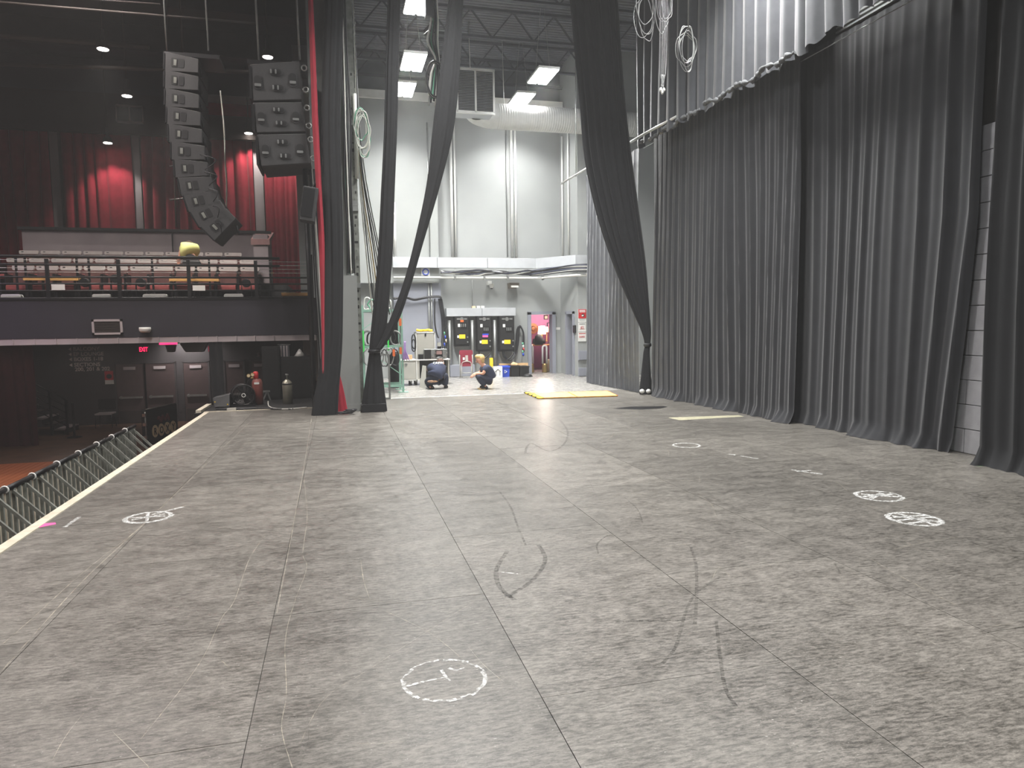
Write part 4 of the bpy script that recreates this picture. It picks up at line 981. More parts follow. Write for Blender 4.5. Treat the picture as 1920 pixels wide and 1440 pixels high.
# low wall box behind the chair
a, b = oY(844, 686, YB-0.35), oY(891, 705, YB-0.35)
o = MB().box(a.x, b.x, YB-0.33, YB-0.02, 0.01, a.z+0.02).build('low_wall_box', M_GREYD, bevel=0.006); tag(o, 'low grey floor box along the wall behind the folding chair', 'electrical box')
# door 1: frame, open leaf, small room
fr = MB()
for x in (D1a, D1b): fr.box(x-0.06, x+0.06, YB-0.05, YB+0.26, 0, DH+0.06)
fr.box(D1a-0.06, D1b+0.06, YB-0.05, YB+0.26, DH-0.02, DH+0.08)
d1 = struct('door_1', fr, M_GREYD, 'grey door frame open to a lamp-lit room')
xl = D1b-0.03; o = MB().hexa([(xl-0.04, YB+0.27, 0.01), (xl, YB+0.27, 0.01), (xl+0.27, YB+1.05, 0.01), (xl+0.23, YB+1.05, 0.01), (xl-0.04, YB+0.27, DH-0.03), (xl, YB+0.27, DH-0.03), (xl+0.27, YB+1.05, DH-0.03), (xl+0.23, YB+1.05, DH-0.03)]).build('door_leaf', M_GREYL, d1)
MB().tube([(xl+0.17, YB+0.93, 1.0), (xl+0.11, YB+0.95, 1.0), (xl+0.07, YB+0.85, 1.0)], 0.012, 6).build('handle', M_CHROME, o)
struct('wall_room', MB().box(D1a-1.2, D1b+1.0, YB+3.0, YB+3.1, 0, 2.7).box(D1a-1.3, D1a-1.2, YB+0.25, YB+3.1, 0, 2.7).box(D1b+0.9, D1b+1.0, YB+0.25, YB+3.1, 0, 2.7).box(D1a-1.3, D1b+1.0, YB+0.25, YB+3.1, 2.6, 2.7), M_PURP, 'mauve painted room beyond the open door')
YR = YB+2.3
p = oY(1016, 619, YR)
t = thing('table_lamp', 'glowing table lamp in the mauve room', 'lamp', (p.x, YR, p.z-0.5))
MB().lathe([(0.15, -0.15), (0.12, 0.15)], p, 18).build('shade', M_SHADE, t)
MB().lathe([(0.09, 0), (0.03, 0.03), (0.025, 0.4)], (p.x, YR, p.z-0.52), 14).build('base', M_BRASS, t)
pl = bpy.data.lights.new('lamp_bulb', 'POINT'); pl.energy = 75; pl.color = (1, 0.86, 0.74); pl.shadow_soft_size = 0.12
po = bpy.data.objects.new('lamp_bulb', pl); C.objects.link(po); po.parent = t; po.location = Vector((p.x, YR-0.3, p.z+0.15))-ORG[t.name]
q = oY(1025, 618, YR+0.1); 
t = thing('small_lamp', 'small amber shaded lamp beside the glowing table lamp', 'lamp', (q.x, q.y, q.z-0.4))
MB().lathe([(0.09, -0.1), (0.07, 0.1)], q, 14).build('shade', M_CREAM, t); MB().lathe([(0.07, 0), (0.02, 0.03), (0.02, 0.35)], (q.x, q.y, q.z-0.42), 12).build('base', M_BRASS, t)
tz = p.z-0.52
t = thing('side_table', 'plain table in the mauve room carrying the lamps', 'table', (p.x, YR, 0))
MB().box(p.x-0.75, p.x+0.5, YR-0.3, YR+0.35, tz-0.04, tz-0.001).build('top', M_WOOD, t)
for sx in (-0.7, 0.45):
    for sy in (-0.25, 0.3): MB().box(p.x+sx-0.02, p.x+sx+0.02, YR+sy-0.02, YR+sy+0.02, 0, tz-0.04).build('leg', M_BLKMET, t)
p = oY(1000, 616, YB+2.9)
t = thing('straw_hat', 'round woven straw hat hung on the mauve wall', 'hat', p)
MB().lathe([(0.2, -0.02), (0.2, 0.0), (0.1, 0.02)], (p.x, YB+2.96, p.z), 20, 'Y').build('brim', mat('straw', (204, 148, 92), 0.8, var=0.2, scale=30), t); MB().lathe([(0.07, -0.1), (0.1, 0.0)], (p.x, YB+2.94, p.z), 16, 'Y').build('crown', MATS['straw'], t)
for i, (a, b) in enumerate((((1020, 591), (1028, 599)), ((1026, 605), (1032, 620)))):
    A, B = oY(*a, YB+2.95), oY(*b, YB+2.95)
    t = thing('picture_frame', ['small framed print high in the mauve room', 'pink framed print behind the lamps in the mauve room'][i], 'picture', (A.x, YB+2.98, B.z))
    MB().box(A.x, B.x, YB+2.96, YB+2.99, B.z, A.z).build('frame', M_BLKPL, t); MB().box(A.x+0.03, B.x-0.03, YB+2.95, YB+2.96, B.z+0.03, A.z-0.03).build('print', M_CREAM if i == 0 else M_PURP, t)
# black jacket on a stand
p = oY(1010, 640, YR-0.2)
t = thing('black_jacket', 'black jacket draped over a stand in the mauve room', 'jacket', (p.x, YR-0.4, tz))
MB().lathe([(0.16, 0), (0.17, 0.15), (0.13, 0.3), (0.04, 0.38)], (p.x, YR-0.2, tz), 14).build('cloth', M_BLKCOT, t)
for q_ in (-1, 1): MB().tube([(p.x+q_*0.17, YR-0.2, tz+0.2), (p.x+q_*0.2, YR-0.25, tz+0.05)], 0.05, 8).build('sleeve', M_BLKCOT, t)
# tower heaters
for i, (px, w_) in enumerate(((996.5, 3.6), (1021.5, 5.2))):
    y = YB+0.55+0.2*(1-i); p = oY(px, 700, y); w0 = w_*y/FPX
    zt = oY(px, 647, y).z
    t = thing('tower_fan', ['looped white tower fan near the door jamb', 'looped white tower fan in the middle of the doorway'][i], 'fan', (p.x, y, 0), group='tower fans')
    MB().lathe([(0.09, 0), (0.095, 0.03), (0.085, 0.25), (0.07, 0.3)], (p.x, y, 0.0), 16).build('base', M_BRASS, t)
    P = [(p.x-w0*0.8, y, 0.3)]+[(p.x-w0*0.8*math.cos(k*math.pi/8), y, zt-0.1+0.08*math.sin(k*math.pi/8)) for k in range(9)]+[(p.x+w0*0.8, y, 0.3)]
    MB().tube(P, 0.034, 8).build('loop_amplifier', M_WHITE, t)
o = MB().lathe([(0.1, 0), (0.115, 0.4), (0.12, 0.42)], (oY(1030.5, 700, YB+0.9).x, YB+0.9, 0), 16).build('white_bucket', M_CREAM); tag(o, 'pale bucket beside the open door leaf', 'bucket')
# small wall sign, door 2, column with signs
p = oY(1046, 616, YB-0.02); o = MB().box(p.x-0.08, p.x+0.08, YB-0.015, YB-0.002, p.z-0.04, p.z+0.04).build('room_sign', M_WHITE); tag(o, 'small white room sign between the two doors', 'sign')
f2 = MB()
for y in (D2a, D2b): f2.box(7.2, 7.42, y-0.05, y+0.05, 0, DH+0.05)
f2.box(7.2, 7.42, D2a-0.05, D2b+0.05, DH-0.02, DH+0.07)
d2 = struct('door_2', f2, M_GREYD, 'grey side door frame standing open to a dark room')
struct('wall_dark_room', MB().box(9.2, 9.3, 20.7, YB+0.2, 0, 2.7).box(7.4, 9.3, 20.7, YB+0.3, 2.6, 2.7), mat('indigo_room', (60, 56, 84), 0.7))
c0x = 7.262
a, b = oY(1084.5, 580, 20.57), oY(1098.5, 604, 20.57)
def sign(y0, y1, lab, m):
    A, B = oY(1084.5, y0, 20.57), oY(1099, y1, 20.57)
    t = thing('wall_sign', lab, 'sign', (A.x, 20.58, B.z))
    MB().box(A.x, B.x, 20.575, 20.598, B.z, A.z).build('plate', m, t); return t, A, B
t, A, B = sign(580, 604, 'red and white notice with a black disc on the column', M_WHITE)
zr = A.z-(A.z-B.z)*0.7
MB().box(A.x, B.x, 20.568, 20.575, zr, A.z).build('red_field', M_REDP, t)
MB().lathe([(0.05, 0), (0.05, 0.006)], ((A.x+B.x)/2+0.02, 20.562, zr+0.09), 16, 'Y').build('disc', M_BLKPL, t)
MB().hexa([(A.x+0.09,20.558,zr+0.07),(A.x+0.15,20.558,zr+0.06),(A.x+0.15,20.562,zr+0.06),(A.x+0.09,20.562,zr+0.07),(A.x+0.11,20.558,zr+0.1),(A.x+0.17,20.558,zr+0.11),(A.x+0.17,20.562,zr+0.11),(A.x+0.11,20.562,zr+0.1)]).build('white_mark', M_WHITE, t)
for k, f_ in enumerate((0.06, 0.16)): MB().box(A.x+0.03, B.x-0.03, 20.565, 20.568, A.z-f_*0.4-0.025, A.z-f_*0.4).build('white_line', M_WHITE, t)
for k in range(2): MB().box(A.x+0.03, B.x-0.04, 20.572, 20.575, zr-0.035-0.04*k, zr-0.028-0.04*k).build('text_line', M_BLKPL, t)
t, A, B = sign(605, 622, 'white occupancy notice reading 65 in red on the column', M_WHITE)
text('numerals', '65', 0.11, ((A.x+B.x)/2, 20.572, B.z+0.10), M_REDP, t, align='CENTER')
MB().box(A.x+0.03, B.x-0.03, 20.571, 20.574, A.z-0.05, A.z-0.035).build('text_line', M_BLKPL, t); MB().box(A.x+0.05, B.x-0.05, 20.571, 20.574, B.z+0.08, B.z+0.09).build('text_line', M_REDP, t)
t, A, B = sign(623, 640, 'white notice with three small pictograms on the column', M_WHITE)
MB().box(A.x+0.02, B.x-0.02, 20.571, 20.574, A.z-0.05, A.z-0.03).build('text_line', M_REDP, t)
for k in range(3): MB().tube(loop_path((A.x+0.05+0.065*k, 20.572, (A.z+B.z)/2), 0.024, 0.024, 1, 12), 0.006, 5, True).build('pictogram', M_REDP, t)
for i, (y0, y1) in enumerate(((658, 675), (690, 707))):
    A, B = oY(1085, y0, 20.55), oY(1102, y1, 20.55)
    t = thing('wall_cabinet', ['flat grey wall box under the column notices', 'flat grey wall box at the foot of the column'][i], 'electrical box', (A.x, 20.55, max(0, B.z)))
    MB().box(A.x, B.x, 20.53, 20.598, max(0.01, B.z), A.z).build('body', M_GREYD, t, bevel=0.005); MB().box(A.x+0.02, B.x-0.02, 20.52, 20.529, max(0.02, B.z+0.02), A.z-0.02).build('cover', M_GREYD, t)
p = oX(1078, 617, 7.24); o = MB().box(7.2, 7.248, p.y-0.1, p.y+0.1, p.z-0.12, p.z+0.12).build('key_box', M_BLKPL, bevel=0.01); tag(o, 'black wall box between the dark doorway and the notices', 'box')

# ---------------------------------------------------------------- steel column with cables by the pier
ck = fl(684, 772); ys = 14.35
sc = thing('steel_column', 'tall grey-green steel column with bolt holes behind the grey pier', 'column', (oY(676, 700, ys).x, ys, 0))
xm = oY(672, 560, ys).x
MB().box(xm-0.06, xm+0.05, ys, ys+0.02, 0, 9.7).box(xm-0.06, xm+0.05, ys+0.18, ys+0.2, 0, 9.7).box(xm-0.012, xm+0.012, ys+0.02, ys+0.18, 0, 9.7).build('h_section', M_GGREEN, sc)
rr_ = random.Random(3)
for k in range(34):
    z = 1.2+k*0.16; MB().box(xm-0.05+rr_.uniform(0, 0.05), xm-0.02+rr_.uniform(0.0, 0.05), ys-0.003, ys+0.001, z, z+rr_.uniform(0.02, 0.07)).build('slot', M_BLKPL, sc)
for py in (230, 381, 391, 535):
    z = oY(655, py, ys).z; MB().box(xm-0.30, xm+0.05, ys-0.03, ys+0.0, z-0.05, z+0.05).build('bracket', M_STEEL, sc)
rc = thing('riser_cable_bundle', 'bundle of cable risers between the grey pier and the steel column', 'cable', (xm-0.2, 13.95, 2.66))
for i in range(7):
    x = oY(659-2.0*i, 330, 13.95).x; yy = 13.93+0.02*(i % 3)
    cable('cable_strand', [(x, yy, 2.66), (x+0.02*math.sin(i*1.3), yy, 3.4), (x-0.015, yy, 4.4), (x+0.02*math.cos(i), yy, 5.4), (x-0.01, yy, 6.8), (x-0.02, yy, 8.5)], 0.016, [M_CABLE, M_STEEL, M_CABLE, M_CABLEW, M_CABLE, M_CABLEG, M_CABLE][i], '', parent=rc)
fc_ = thing('fan_cable_bundle', 'cables fanning down from the steel column to the green rack', 'cable', (xm+0.4, ys+1.4, 1.9))
for i in range(8):
    x = xm+0.09+0.012*i; yy = ys+0.3+0.05*(i % 2)
    cable('cable_strand', [(x+0.25+0.05*i, yy+1.2, 1.9), (x+0.12+0.03*i, yy+0.5, 3.2), (x+0.02*math.sin(i*2), yy, 4.9), (x-0.01*i, yy, 7.0), (x-0.012*i, yy, 9.0)], 0.013, [M_CABLEW, M_CABLE, M_CABLEW, M_BRASS, M_CABLE, M_STEEL, M_CABLE, M_STEEL][i], '', parent=fc_)
c = oY(677, 245, ys-0.1)
wl = thing('pale_cable_hank', 'hank of pale and green cable loops hung high on the steel column', 'cable', (c.x, c.y, c.z-0.6))
for i in range(9):
    MB().tube(smooth_path(loop_path(c+Vector((0.02*(i % 3), -0.02*i, -0.12*(i % 3)+0.1)), 0.10+0.015*(i % 4), 0.30+0.04*(i % 3), 1, 12, 0.1), 4, True), 0.010, 5, True).build('loop', M_CABLEG if i % 4 == 2 else M_CABLEW, wl)
MB().tube([(c.x-0.1, c.y+0.05, c.z+0.7), (c.x-0.11, c.y+0.05, c.z-0.9)], 0.035, 8).build('pale_bundle', M_CABLEW, wl)

# ---------------------------------------------------------------- backstage furniture
# green slotted rack
yr = 17.5
xr1 = fl(756, 735).x; xr0 = oY(683, 700, yr).x
zt = oY(756, 572, yr).z; zs = [oY(756, 582, yr).z, oY(756, 649, yr).z, oY(756, 723, yr).z]
t = thing('slotted_rack', 'pale green slotted steel rack loaded with cables behind the tied leg', 'rack', ((xr0+xr1)/2, yr+0.4, 0))
for x in (xr0, xr1):
    for y in (yr, yr+0.8): 
        o = MB().box(x-0.025, x+0.025, y-0.025, y+0.025, 0, zt).build('post', M_RACKG, t)
        MB().box(x-0.12, x+0.12, y-0.1, y+0.1, 0.0, 0.012).build('foot', M_RACKG, t)
for z in zs:
    for y in (yr, yr+0.8): MB().box(xr0, xr1, y-0.02, y+0.02, z-0.03, z+0.03).build('beam', M_RACKG, t)
for z in zs[:2]: MB().box(xr0, xr1, yr, yr+0.8, z-0.005, z+0.012).build('shelf', M_STEEL, t)
MB().bar((xr0+0.3, yr-0.03, zs[1]-0.25), (xr1, yr-0.03, zs[2]+0.25), 0.04, 0.02).build('brace', M_RACKG, t); MB().bar((xr0, yr-0.03, zs[0]-0.45), (xr0+0.5, yr-0.03, zs[0]-0.1), 0.04, 0.02).build('brace', M_RACKG, t)
for px, a, b in ((681, 620, 672), (727.5, 624, 657)):
    p, q = oY(px, a, yr-0.05), oY(px, b, yr-0.05); MB().box(p.x-0.018, p.x+0.018, yr-0.05, yr-0.03, q.z, p.z).build('glow_tape', M_GLOW, t)
shelf2 = zs[1]
for i in range(7):
    x = xr0+0.12+i*0.11
    o = MB().tube(smooth_path(loop_path((x, yr+0.2+0.06*(i % 3), shelf2+0.20), 0.13, 0.16, 1, 12, 0.15), 4, True), 0.022, 5, True).build('cable_coil', M_CABLE if i % 3 else M_STEEL)
    tag(o, 'coiled stage cable standing on the middle rack shelf', 'cable', 'coils on the green rack')
for i in range(6):
    x = xr0+0.1+i*0.13
    o = MB().tube(smooth_path(loop_path((x, yr-0.06, shelf2-0.24-0.05*(i % 2)), 0.10, 0.2, 1, 12, 0.12), 4, True), 0.016, 5, True).build('hung_coil', M_CABLE if i % 2 else M_STEEL)
    tag(o, 'cable coil hung from the middle rack beam', 'cable', 'coils hung on the green rack')
for i in range(5):
    p = oY(690+9*i, 590+2*(i % 2), yr+0.3); o = MB().tube(smooth_path(loop_path((p.x, yr+0.3, zs[0]+0.16), 0.1, 0.14, 1, 12, 0.2), 4, True), 0.02, 5, True).build('cable_coil', [M_CABLEW, M_CABLEG, M_CABLE, M_STEEL, M_CABLEW][i]); tag(o, ['white', 'green', 'black', 'grey', 'ivory'][i]+' cable coil standing on the top rack shelf', 'cable')
for i, (px, a, b) in enumerate(((750, 597, 611), (738, 655, 668), (751, 651, 664))):
    p, q = oY(px, a, yr-0.06), oY(px, b, yr-0.06)
    o = MB().rbox(p.x-0.03, p.x+0.03, yr-0.1, yr-0.04, q.z, p.z, 0.015).build('orange_strap', M_ORANGE); tag(o, ['orange strap hung near the top of the green rack', 'orange strap hung by the middle rack brace', 'orange strap on the green rack beside the purple strands'][i], 'strap')
p = oY(758.5, 652, yr-0.06); t = thing('purple_strands', 'bunch of purple strands hanging off the rack post', 'tie line', (p.x, yr-0.06, p.z-0.4))
for i in range(9): MB().tube(smooth_path([p+Vector((0.004*i, 0, 0.15)), p+Vector((0.02*math.sin(i*2), -0.02, 0)), p+Vector((-0.04+0.012*i, -0.02, -0.15)), p+Vector((-0.05+0.02*i, -0.02, -0.28-0.02*(i % 3)))], 4), 0.010, 5).build('strand', mat('purple_line', (150, 120, 176), 0.7), t)
# black tall roll and dark soft goods behind the rack
p = oY(741, 640, 18.6); o = MB().rbox(p.x-0.22, p.x+0.16, 18.4, 18.9, zs[1]+0.01, oY(741, 605, 18.6).z, 0.06).build('dark_bag', M_BLKCOT); tag(o, 'dark soft bag standing on the back of the rack', 'bag')
p = fl(742, 726); o = MB().lathe([(0.16, 0), (0.17, 0.4), (0.15, 0.85), (0.08, 0.95)], (p.x, p.y, 0), 14).build('rolled_carpet', M_BLKCOT); tag(o, 'dark upright roll leaning behind the rack legs', 'roll')
# upright steel frame (mirror-like) in front of the rack
p = fl(731, 748.5); x0 = p.x-0.28; z1 = oY(731, 663, p.y).z
t = thing('metal_stand', 'thin upright steel frame standing on the deck edge beside the tied leg', 'frame', (p.x-0.14, p.y, 0))
for x in (x0, p.x): MB().box(x-0.02, x+0.02, p.y-0.02, p.y+0.02, 0, z1).build('upright', M_STEEL, t)
for z in (0.0, z1-0.04): MB().box(x0+0.021, p.x-0.021, p.y-0.02, p.y+0.02, z, z+0.04).build('rail', M_STEEL, t)
# workbench case
yb = 19.3
x0, x1 = oY(741, 700, yb).x, oY(844, 700, yb).x; zt = oY(790, 674, yb).z
xm_ = oY(781, 700, yb).x; xm2 = oY(787, 700, yb).x
wc = thing('workbox_case', 'long grey laminate work case with a white top on casters', 'case', ((x0+x1)/2, yb+0.3, 0))
MB().box(x0, x1, yb-0.02, yb+0.62, zt-0.03, zt).build('top', M_CASEW, wc, bevel=0.005)
lz = 0.14
MB().box(x0+0.06, xm2, yb, yb+0.6, lz, zt-0.03).build('carcass', M_CASE, wc)
MB().box(x1-0.05, x1-0.02, yb, yb+0.6, lz-0.02, zt-0.03).box(xm2, x1-0.05, yb+0.55, yb+0.6, lz, zt-0.03).box(xm2, x1-0.05, yb, yb+0.6, lz, lz+0.03).build('open_bay', M_CASE, wc)
MB().box(xm2+0.01, x1-0.06, yb+0.40, yb+0.54, lz+0.03, zt-0.05).build('bay_lining', M_BLKPL, wc)
o = MB().box(x0+0.09, xm_-0.02, yb-0.018, yb-0.001, lz+0.04, zt-0.08).build('door', M_CASE, wc, bevel=0.004)
MB().box((x0+xm_)/2-0.02, (x0+xm_)/2+0.04, yb-0.03, yb-0.018, zt-0.15, zt-0.09).build('latch', M_STEEL, o)
fe = MB()
for x in (x0+0.06, xm_-0.01): fe.box(x, x+0.03, yb-0.022, yb-0.002, lz, zt-0.03)
fe.box(x0+0.06, xm2, yb-0.022, yb-0.002, lz, lz+0.03).build('edge_trim', M_CASEW, wc)
for x in (x0+0.12, xm_-0.15, xm_+0.0, x1-0.12):
    for y in (yb+0.08, yb+0.52):
        MB().lathe([(0.05, -0.02), (0.05, 0.02)], (x, y, 0.051), 14, 'X').build('caster', M_BLKPL, wc); MB().box(x-0.03, x+0.03, y-0.03, y+0.03, 0.09, lz).build('caster_fork', M_STEEL, wc)
lid = [fl(786.5, 726), fl(798.5, 729.5)]
a, b = lid[0], lid[1]; dz = oY(798, 689, b.y).z
o = MB().hexa([a, b, b+Vector((0, 0.04, 0)), a+Vector((0, 0.04, 0)), (a.x+0.14, a.y+0.35, dz), (b.x+0.10, b.y+0.62, dz), (b.x+0.10, b.y+0.66, dz), (a.x+0.14, a.y+0.39, dz)]).build('case_lid', M_CASE); tag(o, 'loose grey case lid leaning beside the open case bay', 'lid')
# upright case on top
x0b, x1b = oY(779.5, 650, yb+0.1).x, oY(816.5, 650, yb+0.1).x; zu = oY(798, 622.5, yb+0.1).z
uc = thing('upright_case', 'upright grey laminate case standing on the work case', 'case', ((x0b+x1b)/2, yb+0.3, zt+0.001))
MB().box(x0b, x1b, yb+0.1, yb+0.5, zt+0.001, zu).build('body', M_CASE, uc); MB().box(x0b+0.05, x1b-0.05, yb+0.09, yb+0.1, zt+0.05, zu-0.05).build('door', M_CASE, uc)
e = MB()
for x in (x0b, x1b-0.03): e.box(x, x+0.03, yb+0.085, yb+0.1, zt+0.001, zu)
e.box(x0b, x1b, yb+0.085, yb+0.1, zu-0.03, zu); e.build('edge_trim', M_CASEW, uc)
xl = (x0b+x1b)/2; MB().box(xl-0.02, xl+0.02, yb+0.075, yb+0.09, zu-0.12, zu-0.04).build('latch', M_BLKMET, uc)
r_ = random.Random(8)
P = [(x0b+0.05+k*0.055, yb+0.3+r_.uniform(-0.08, 0.08), zu+0.035+r_.uniform(0, 0.02)) for k in range(9)]
o = MB().tube(smooth_path(P, 3), 0.034, 7).build('yellow_rope', M_YELTAG); tag(o, 'crumpled yellow rope heap on top of the upright case', 'rope')
for i in range(2):
    p = oY(777, 640+8*i, yb+0.15); o = MB().tube(smooth_path(loop_path((p.x-0.03, yb+0.07, p.z), 0.05, 0.2-0.03*i, 1, 10, 0.1), 4, True), 0.018, 5, True).build('hung_coil', M_CABLE); tag(o, ['larger black cable coil hung at the side of the upright case', 'smaller black cable coil hung at the side of the upright case'][i], 'cable')
# things on the work case
def small_box(name, px0, px1, py0, y, dep, m, lab, cat, bev=0.006):
    a, b = oY(px0, py0, y), oY(px1, py0, y)
    t = thing(name, lab, cat, ((a.x+b.x)/2, y+dep/2, zt+0.001)); MB().box(a.x, b.x, y, y+dep, zt+0.001, a.z).build('body', m, t, bevel=bev); return t, a, b
t, a, b = small_box('cardboard_box', 759, 773, 665.5, yb+0.05, 0.16, M_CARD, 'small cardboard box on the work case', 'box')
MB().box((a.x+b.x)/2-0.015, (a.x+b.x)/2+0.015, yb+0.048, yb+0.05, zt+0.002, a.z).build('tape', M_CREAM, t)
t, a, b = small_box('cube_speaker', 784.5, 794, 664, yb+0.0, 0.09, M_BLKPL, 'small black cube speaker on the work case', 'loudspeaker')
MB().lathe([(0.045, 0), (0.035, 0.01), (0.01, 0.012)], ((a.x+b.x)/2, yb-0.012, (zt+a.z)/2), 14, 'Y').build('cone', M_BLKMET, t)
t, a, b = small_box('rack_unit', 795, 838, 655, yb-0.0, 0.085, M_STEEL, 'silver edged equipment rack on the work case', 'equipment rack')
W = b.x-a.x
MB().box(a.x+0.01, a.x+W*0.30, yb-0.02, yb-0.001, zt+0.015, a.z-0.015).build('dark_panel', M_BLKPL, t)
MB().box(a.x+W*0.50, a.x+W*0.80, yb-0.02, yb-0.001, zt+0.05, a.z-0.03).build('display', M_BLKMET, t); MB().box(a.x+W*0.53, a.x+W*0.77, yb-0.024, yb-0.02, zt+0.13, a.z-0.05).build('screen', mat('dim_screen', (150, 120, 116), 0.4), t)
for k in range(4): MB().lathe([(0.018, 0), (0.015, 0.03)], (a.x+W*(0.36+0.12*(k % 2)+(0.5 if k > 1 else 0)), yb-0.035, zt+0.08+0.09*(k % 2)), 10, 'Y').build('knob', M_CHROME, t)
MB().tube(loop_path((a.x+W*0.66, yb-0.03, zt+0.035), 0.08, 0.02, 1, 10), 0.008, 5, True).build('handle', M_CHROME, t)
a = oY(820, 632, yb+0.2)
t = thing('plugin_stack', 'stack of grey power connectors behind the equipment rack', 'connectors', (a.x+0.05, yb+0.25, zt+0.001))
for k in range(5): MB().rbox(a.x, a.x+0.1, yb+0.2, yb+0.3, zt+0.002+k*0.115, zt+0.11+k*0.115, 0.02).build('connector', [M_STEEL, M_CASEW, M_BLKMET, M_CASE, M_GREYD][k], t)
# folding chair
p = fl(875, 709.5); 
fc = thing('folding_chair', 'folded burgundy metal chair leaning by the breaker cabinets', 'chair', (p.x, p.y, 0))
W = 0.21; zt2 = oY(875, 656.5, p.y).z; zb2 = oY(875, 687, p.y).z
MB().rbox(p.x-W, p.x+W, p.y+0.03, p.y+0.06, zt2-0.16, zt2, 0.05).build('backrest', M_BURG, fc)
MB().rbox(p.x-W+0.03, p.x+W-0.03, p.y+0.0, p.y+0.03, zb2, zt2-0.14, 0.06).build('seat', M_BURG, fc)
for s in (-1, 1):
    MB().tube([(p.x+s*(W-0.01), p.y+0.05, zt2-0.1), (p.x+s*(W-0.02), p.y+0.02, 0.02)], 0.013, 7).build('leg', M_CASE, fc)
    MB().tube([(p.x+s*(W-0.06), p.y+0.03, zb2+0.15), (p.x+s*(W-0.05), p.y-0.06, 0.02)], 0.012, 7).build('leg', M_CASE, fc)
MB().tube([(p.x-W+0.03, p.y+0.02, 0.17), (p.x+W-0.03, p.y+0.02, 0.17)], 0.011, 6).tube([(p.x-W+0.05, p.y-0.05, 0.05), (p.x+W-0.05, p.y-0.05, 0.05)], 0.011, 6).build('stretcher', M_CASE, fc)
MB().tube(smooth_path([(p.x-0.15, p.y-0.02, zb2+0.0), (p.x-0.13, p.y-0.02, zb2+0.12), (p.x, p.y-0.02, zb2+0.16), (p.x+0.13, p.y-0.02, zb2+0.12), (p.x+0.15, p.y-0.02, zb2)], 4), 0.012, 6).build('brace', M_CASE, fc)
MB().box(p.x-0.03, p.x+0.05, p.y-0.012, p.y-0.001, zb2+0.16, zt2-0.16).build('back_plate', M_CASE, fc); MB().box(p.x-0.11, p.x-0.05, p.y-0.012, p.y-0.001, zb2+0.2, zb2+0.28).build('white_tag', M_WHITE, fc)
# tool stand / traffic light thing near chair
p = oY(921, 680, YB-0.3); o = MB().rbox(p.x-0.05, p.x+0.05, YB-0.35, YB-0.25, 0.01, oY(921, 671, YB-.3).z, 0.02).build('yellow_cone_box', M_YELTAG); tag(o, 'small yellow and black canister on the floor behind the crouching pair', 'canister')
# bins
yb2 = 21.3
def bin_(px0, px1, py0, m, name, lab, cat, taper=0.88, y=yb2):
    a, b = oY(px0, py0, y), oY(px1, py0, y); c = (a.x+b.x)/2; hw = (b.x-a.x)/2; H = a.z
    t = thing(name, lab, cat, (c, y+0.18, 0)); k = taper; d = 0.18
    MB().hexa([(c-hw*k, y+d-d*k, 0.002), (c+hw*k, y+d-d*k, 0.002), (c+hw*k, y+d+d*k, 0.002), (c-hw*k, y+d+d*k, 0.002), (c-hw, y, H), (c+hw, y, H), (c+hw, y+2*d, H), (c-hw, y+2*d, H)]).build('body', m, t)
    MB().box(c-hw*1.06, c+hw*1.06, y-0.02, y+2*d+0.02, H-0.04, H+0.005).build('rim', m, t); return t, c, hw, H
t, c, hw, H = bin_(939, 956, 687, M_BLUE, 'recycling_bin', 'blue recycling bin against the backstage wall', 'bin')
MB().tube(loop_path((c, yb2-0.005, H*0.5), 0.05, 0.05, 1, 3), 0.012, 5, True).build('recycling_symbol', M_WHITE, t)
t, c, hw, H = bin_(958, 974, 686, M_BLKPL, 'trash_bin', 'black trash bin with crumpled paper beside the blue bin', 'bin')
r_ = random.Random(4); MB().ell((c, yb2+0.18, H+0.03), (0.1, 0.1, 0.08), 8, 5).ell((c+0.07, yb2+0.15, H+0.02), (0.07, 0.07, 0.06), 7, 5).build('crumpled_paper', M_CARD, t)
t, c, hw, H = bin_(975, 992, 687, M_BLKPL, 'trash_bin', 'black lined trash bin near the open door', 'bin', 0.95)
MB().lathe([(0.17, 0), (0.13, 0.06), (0.02, 0.1)], (c+0.08, yb2-0.06, 0), 10).build('liner_bag', M_BLKPL, t)
p = oY(933, 697, yb2-0.05)
t = thing('paper_bag', 'white printed paper bag beside the blue bin', 'bag', (p.x, yb2, 0))
a, b = oY(924, 687, yb2), oY(940.5, 687, yb2); MB().box(a.x, b.x, yb2-0.1, yb2+0.03, 0.002, a.z).build('body', M_WHITE, t)
c = (a.x+b.x)/2; MB().bar((c-0.09, yb2-0.103, 0.18), (c, yb2-0.103, 0.26), 0.012).bar((c+0.09, yb2-0.103, 0.18), (c, yb2-0.103, 0.26), 0.012).bar((c-0.06, yb2-0.103, 0.06), (c-0.06, yb2-0.103, 0.2), 0.01).bar((c+0.06, yb2-0.103, 0.06), (c+0.06, yb2-0.103, 0.2), 0.01).build('house_print', M_BLKPL, t)
o = MB().box(oY(936, 684, YB-.2).x, oY(990, 684, YB-.2).x, YB-0.22, YB-0.16, 0.01, oY(960, 681, YB-.2).z).build('wood_board', M_CARD); tag(o, 'pale board leaning on the wall behind the bins', 'board')
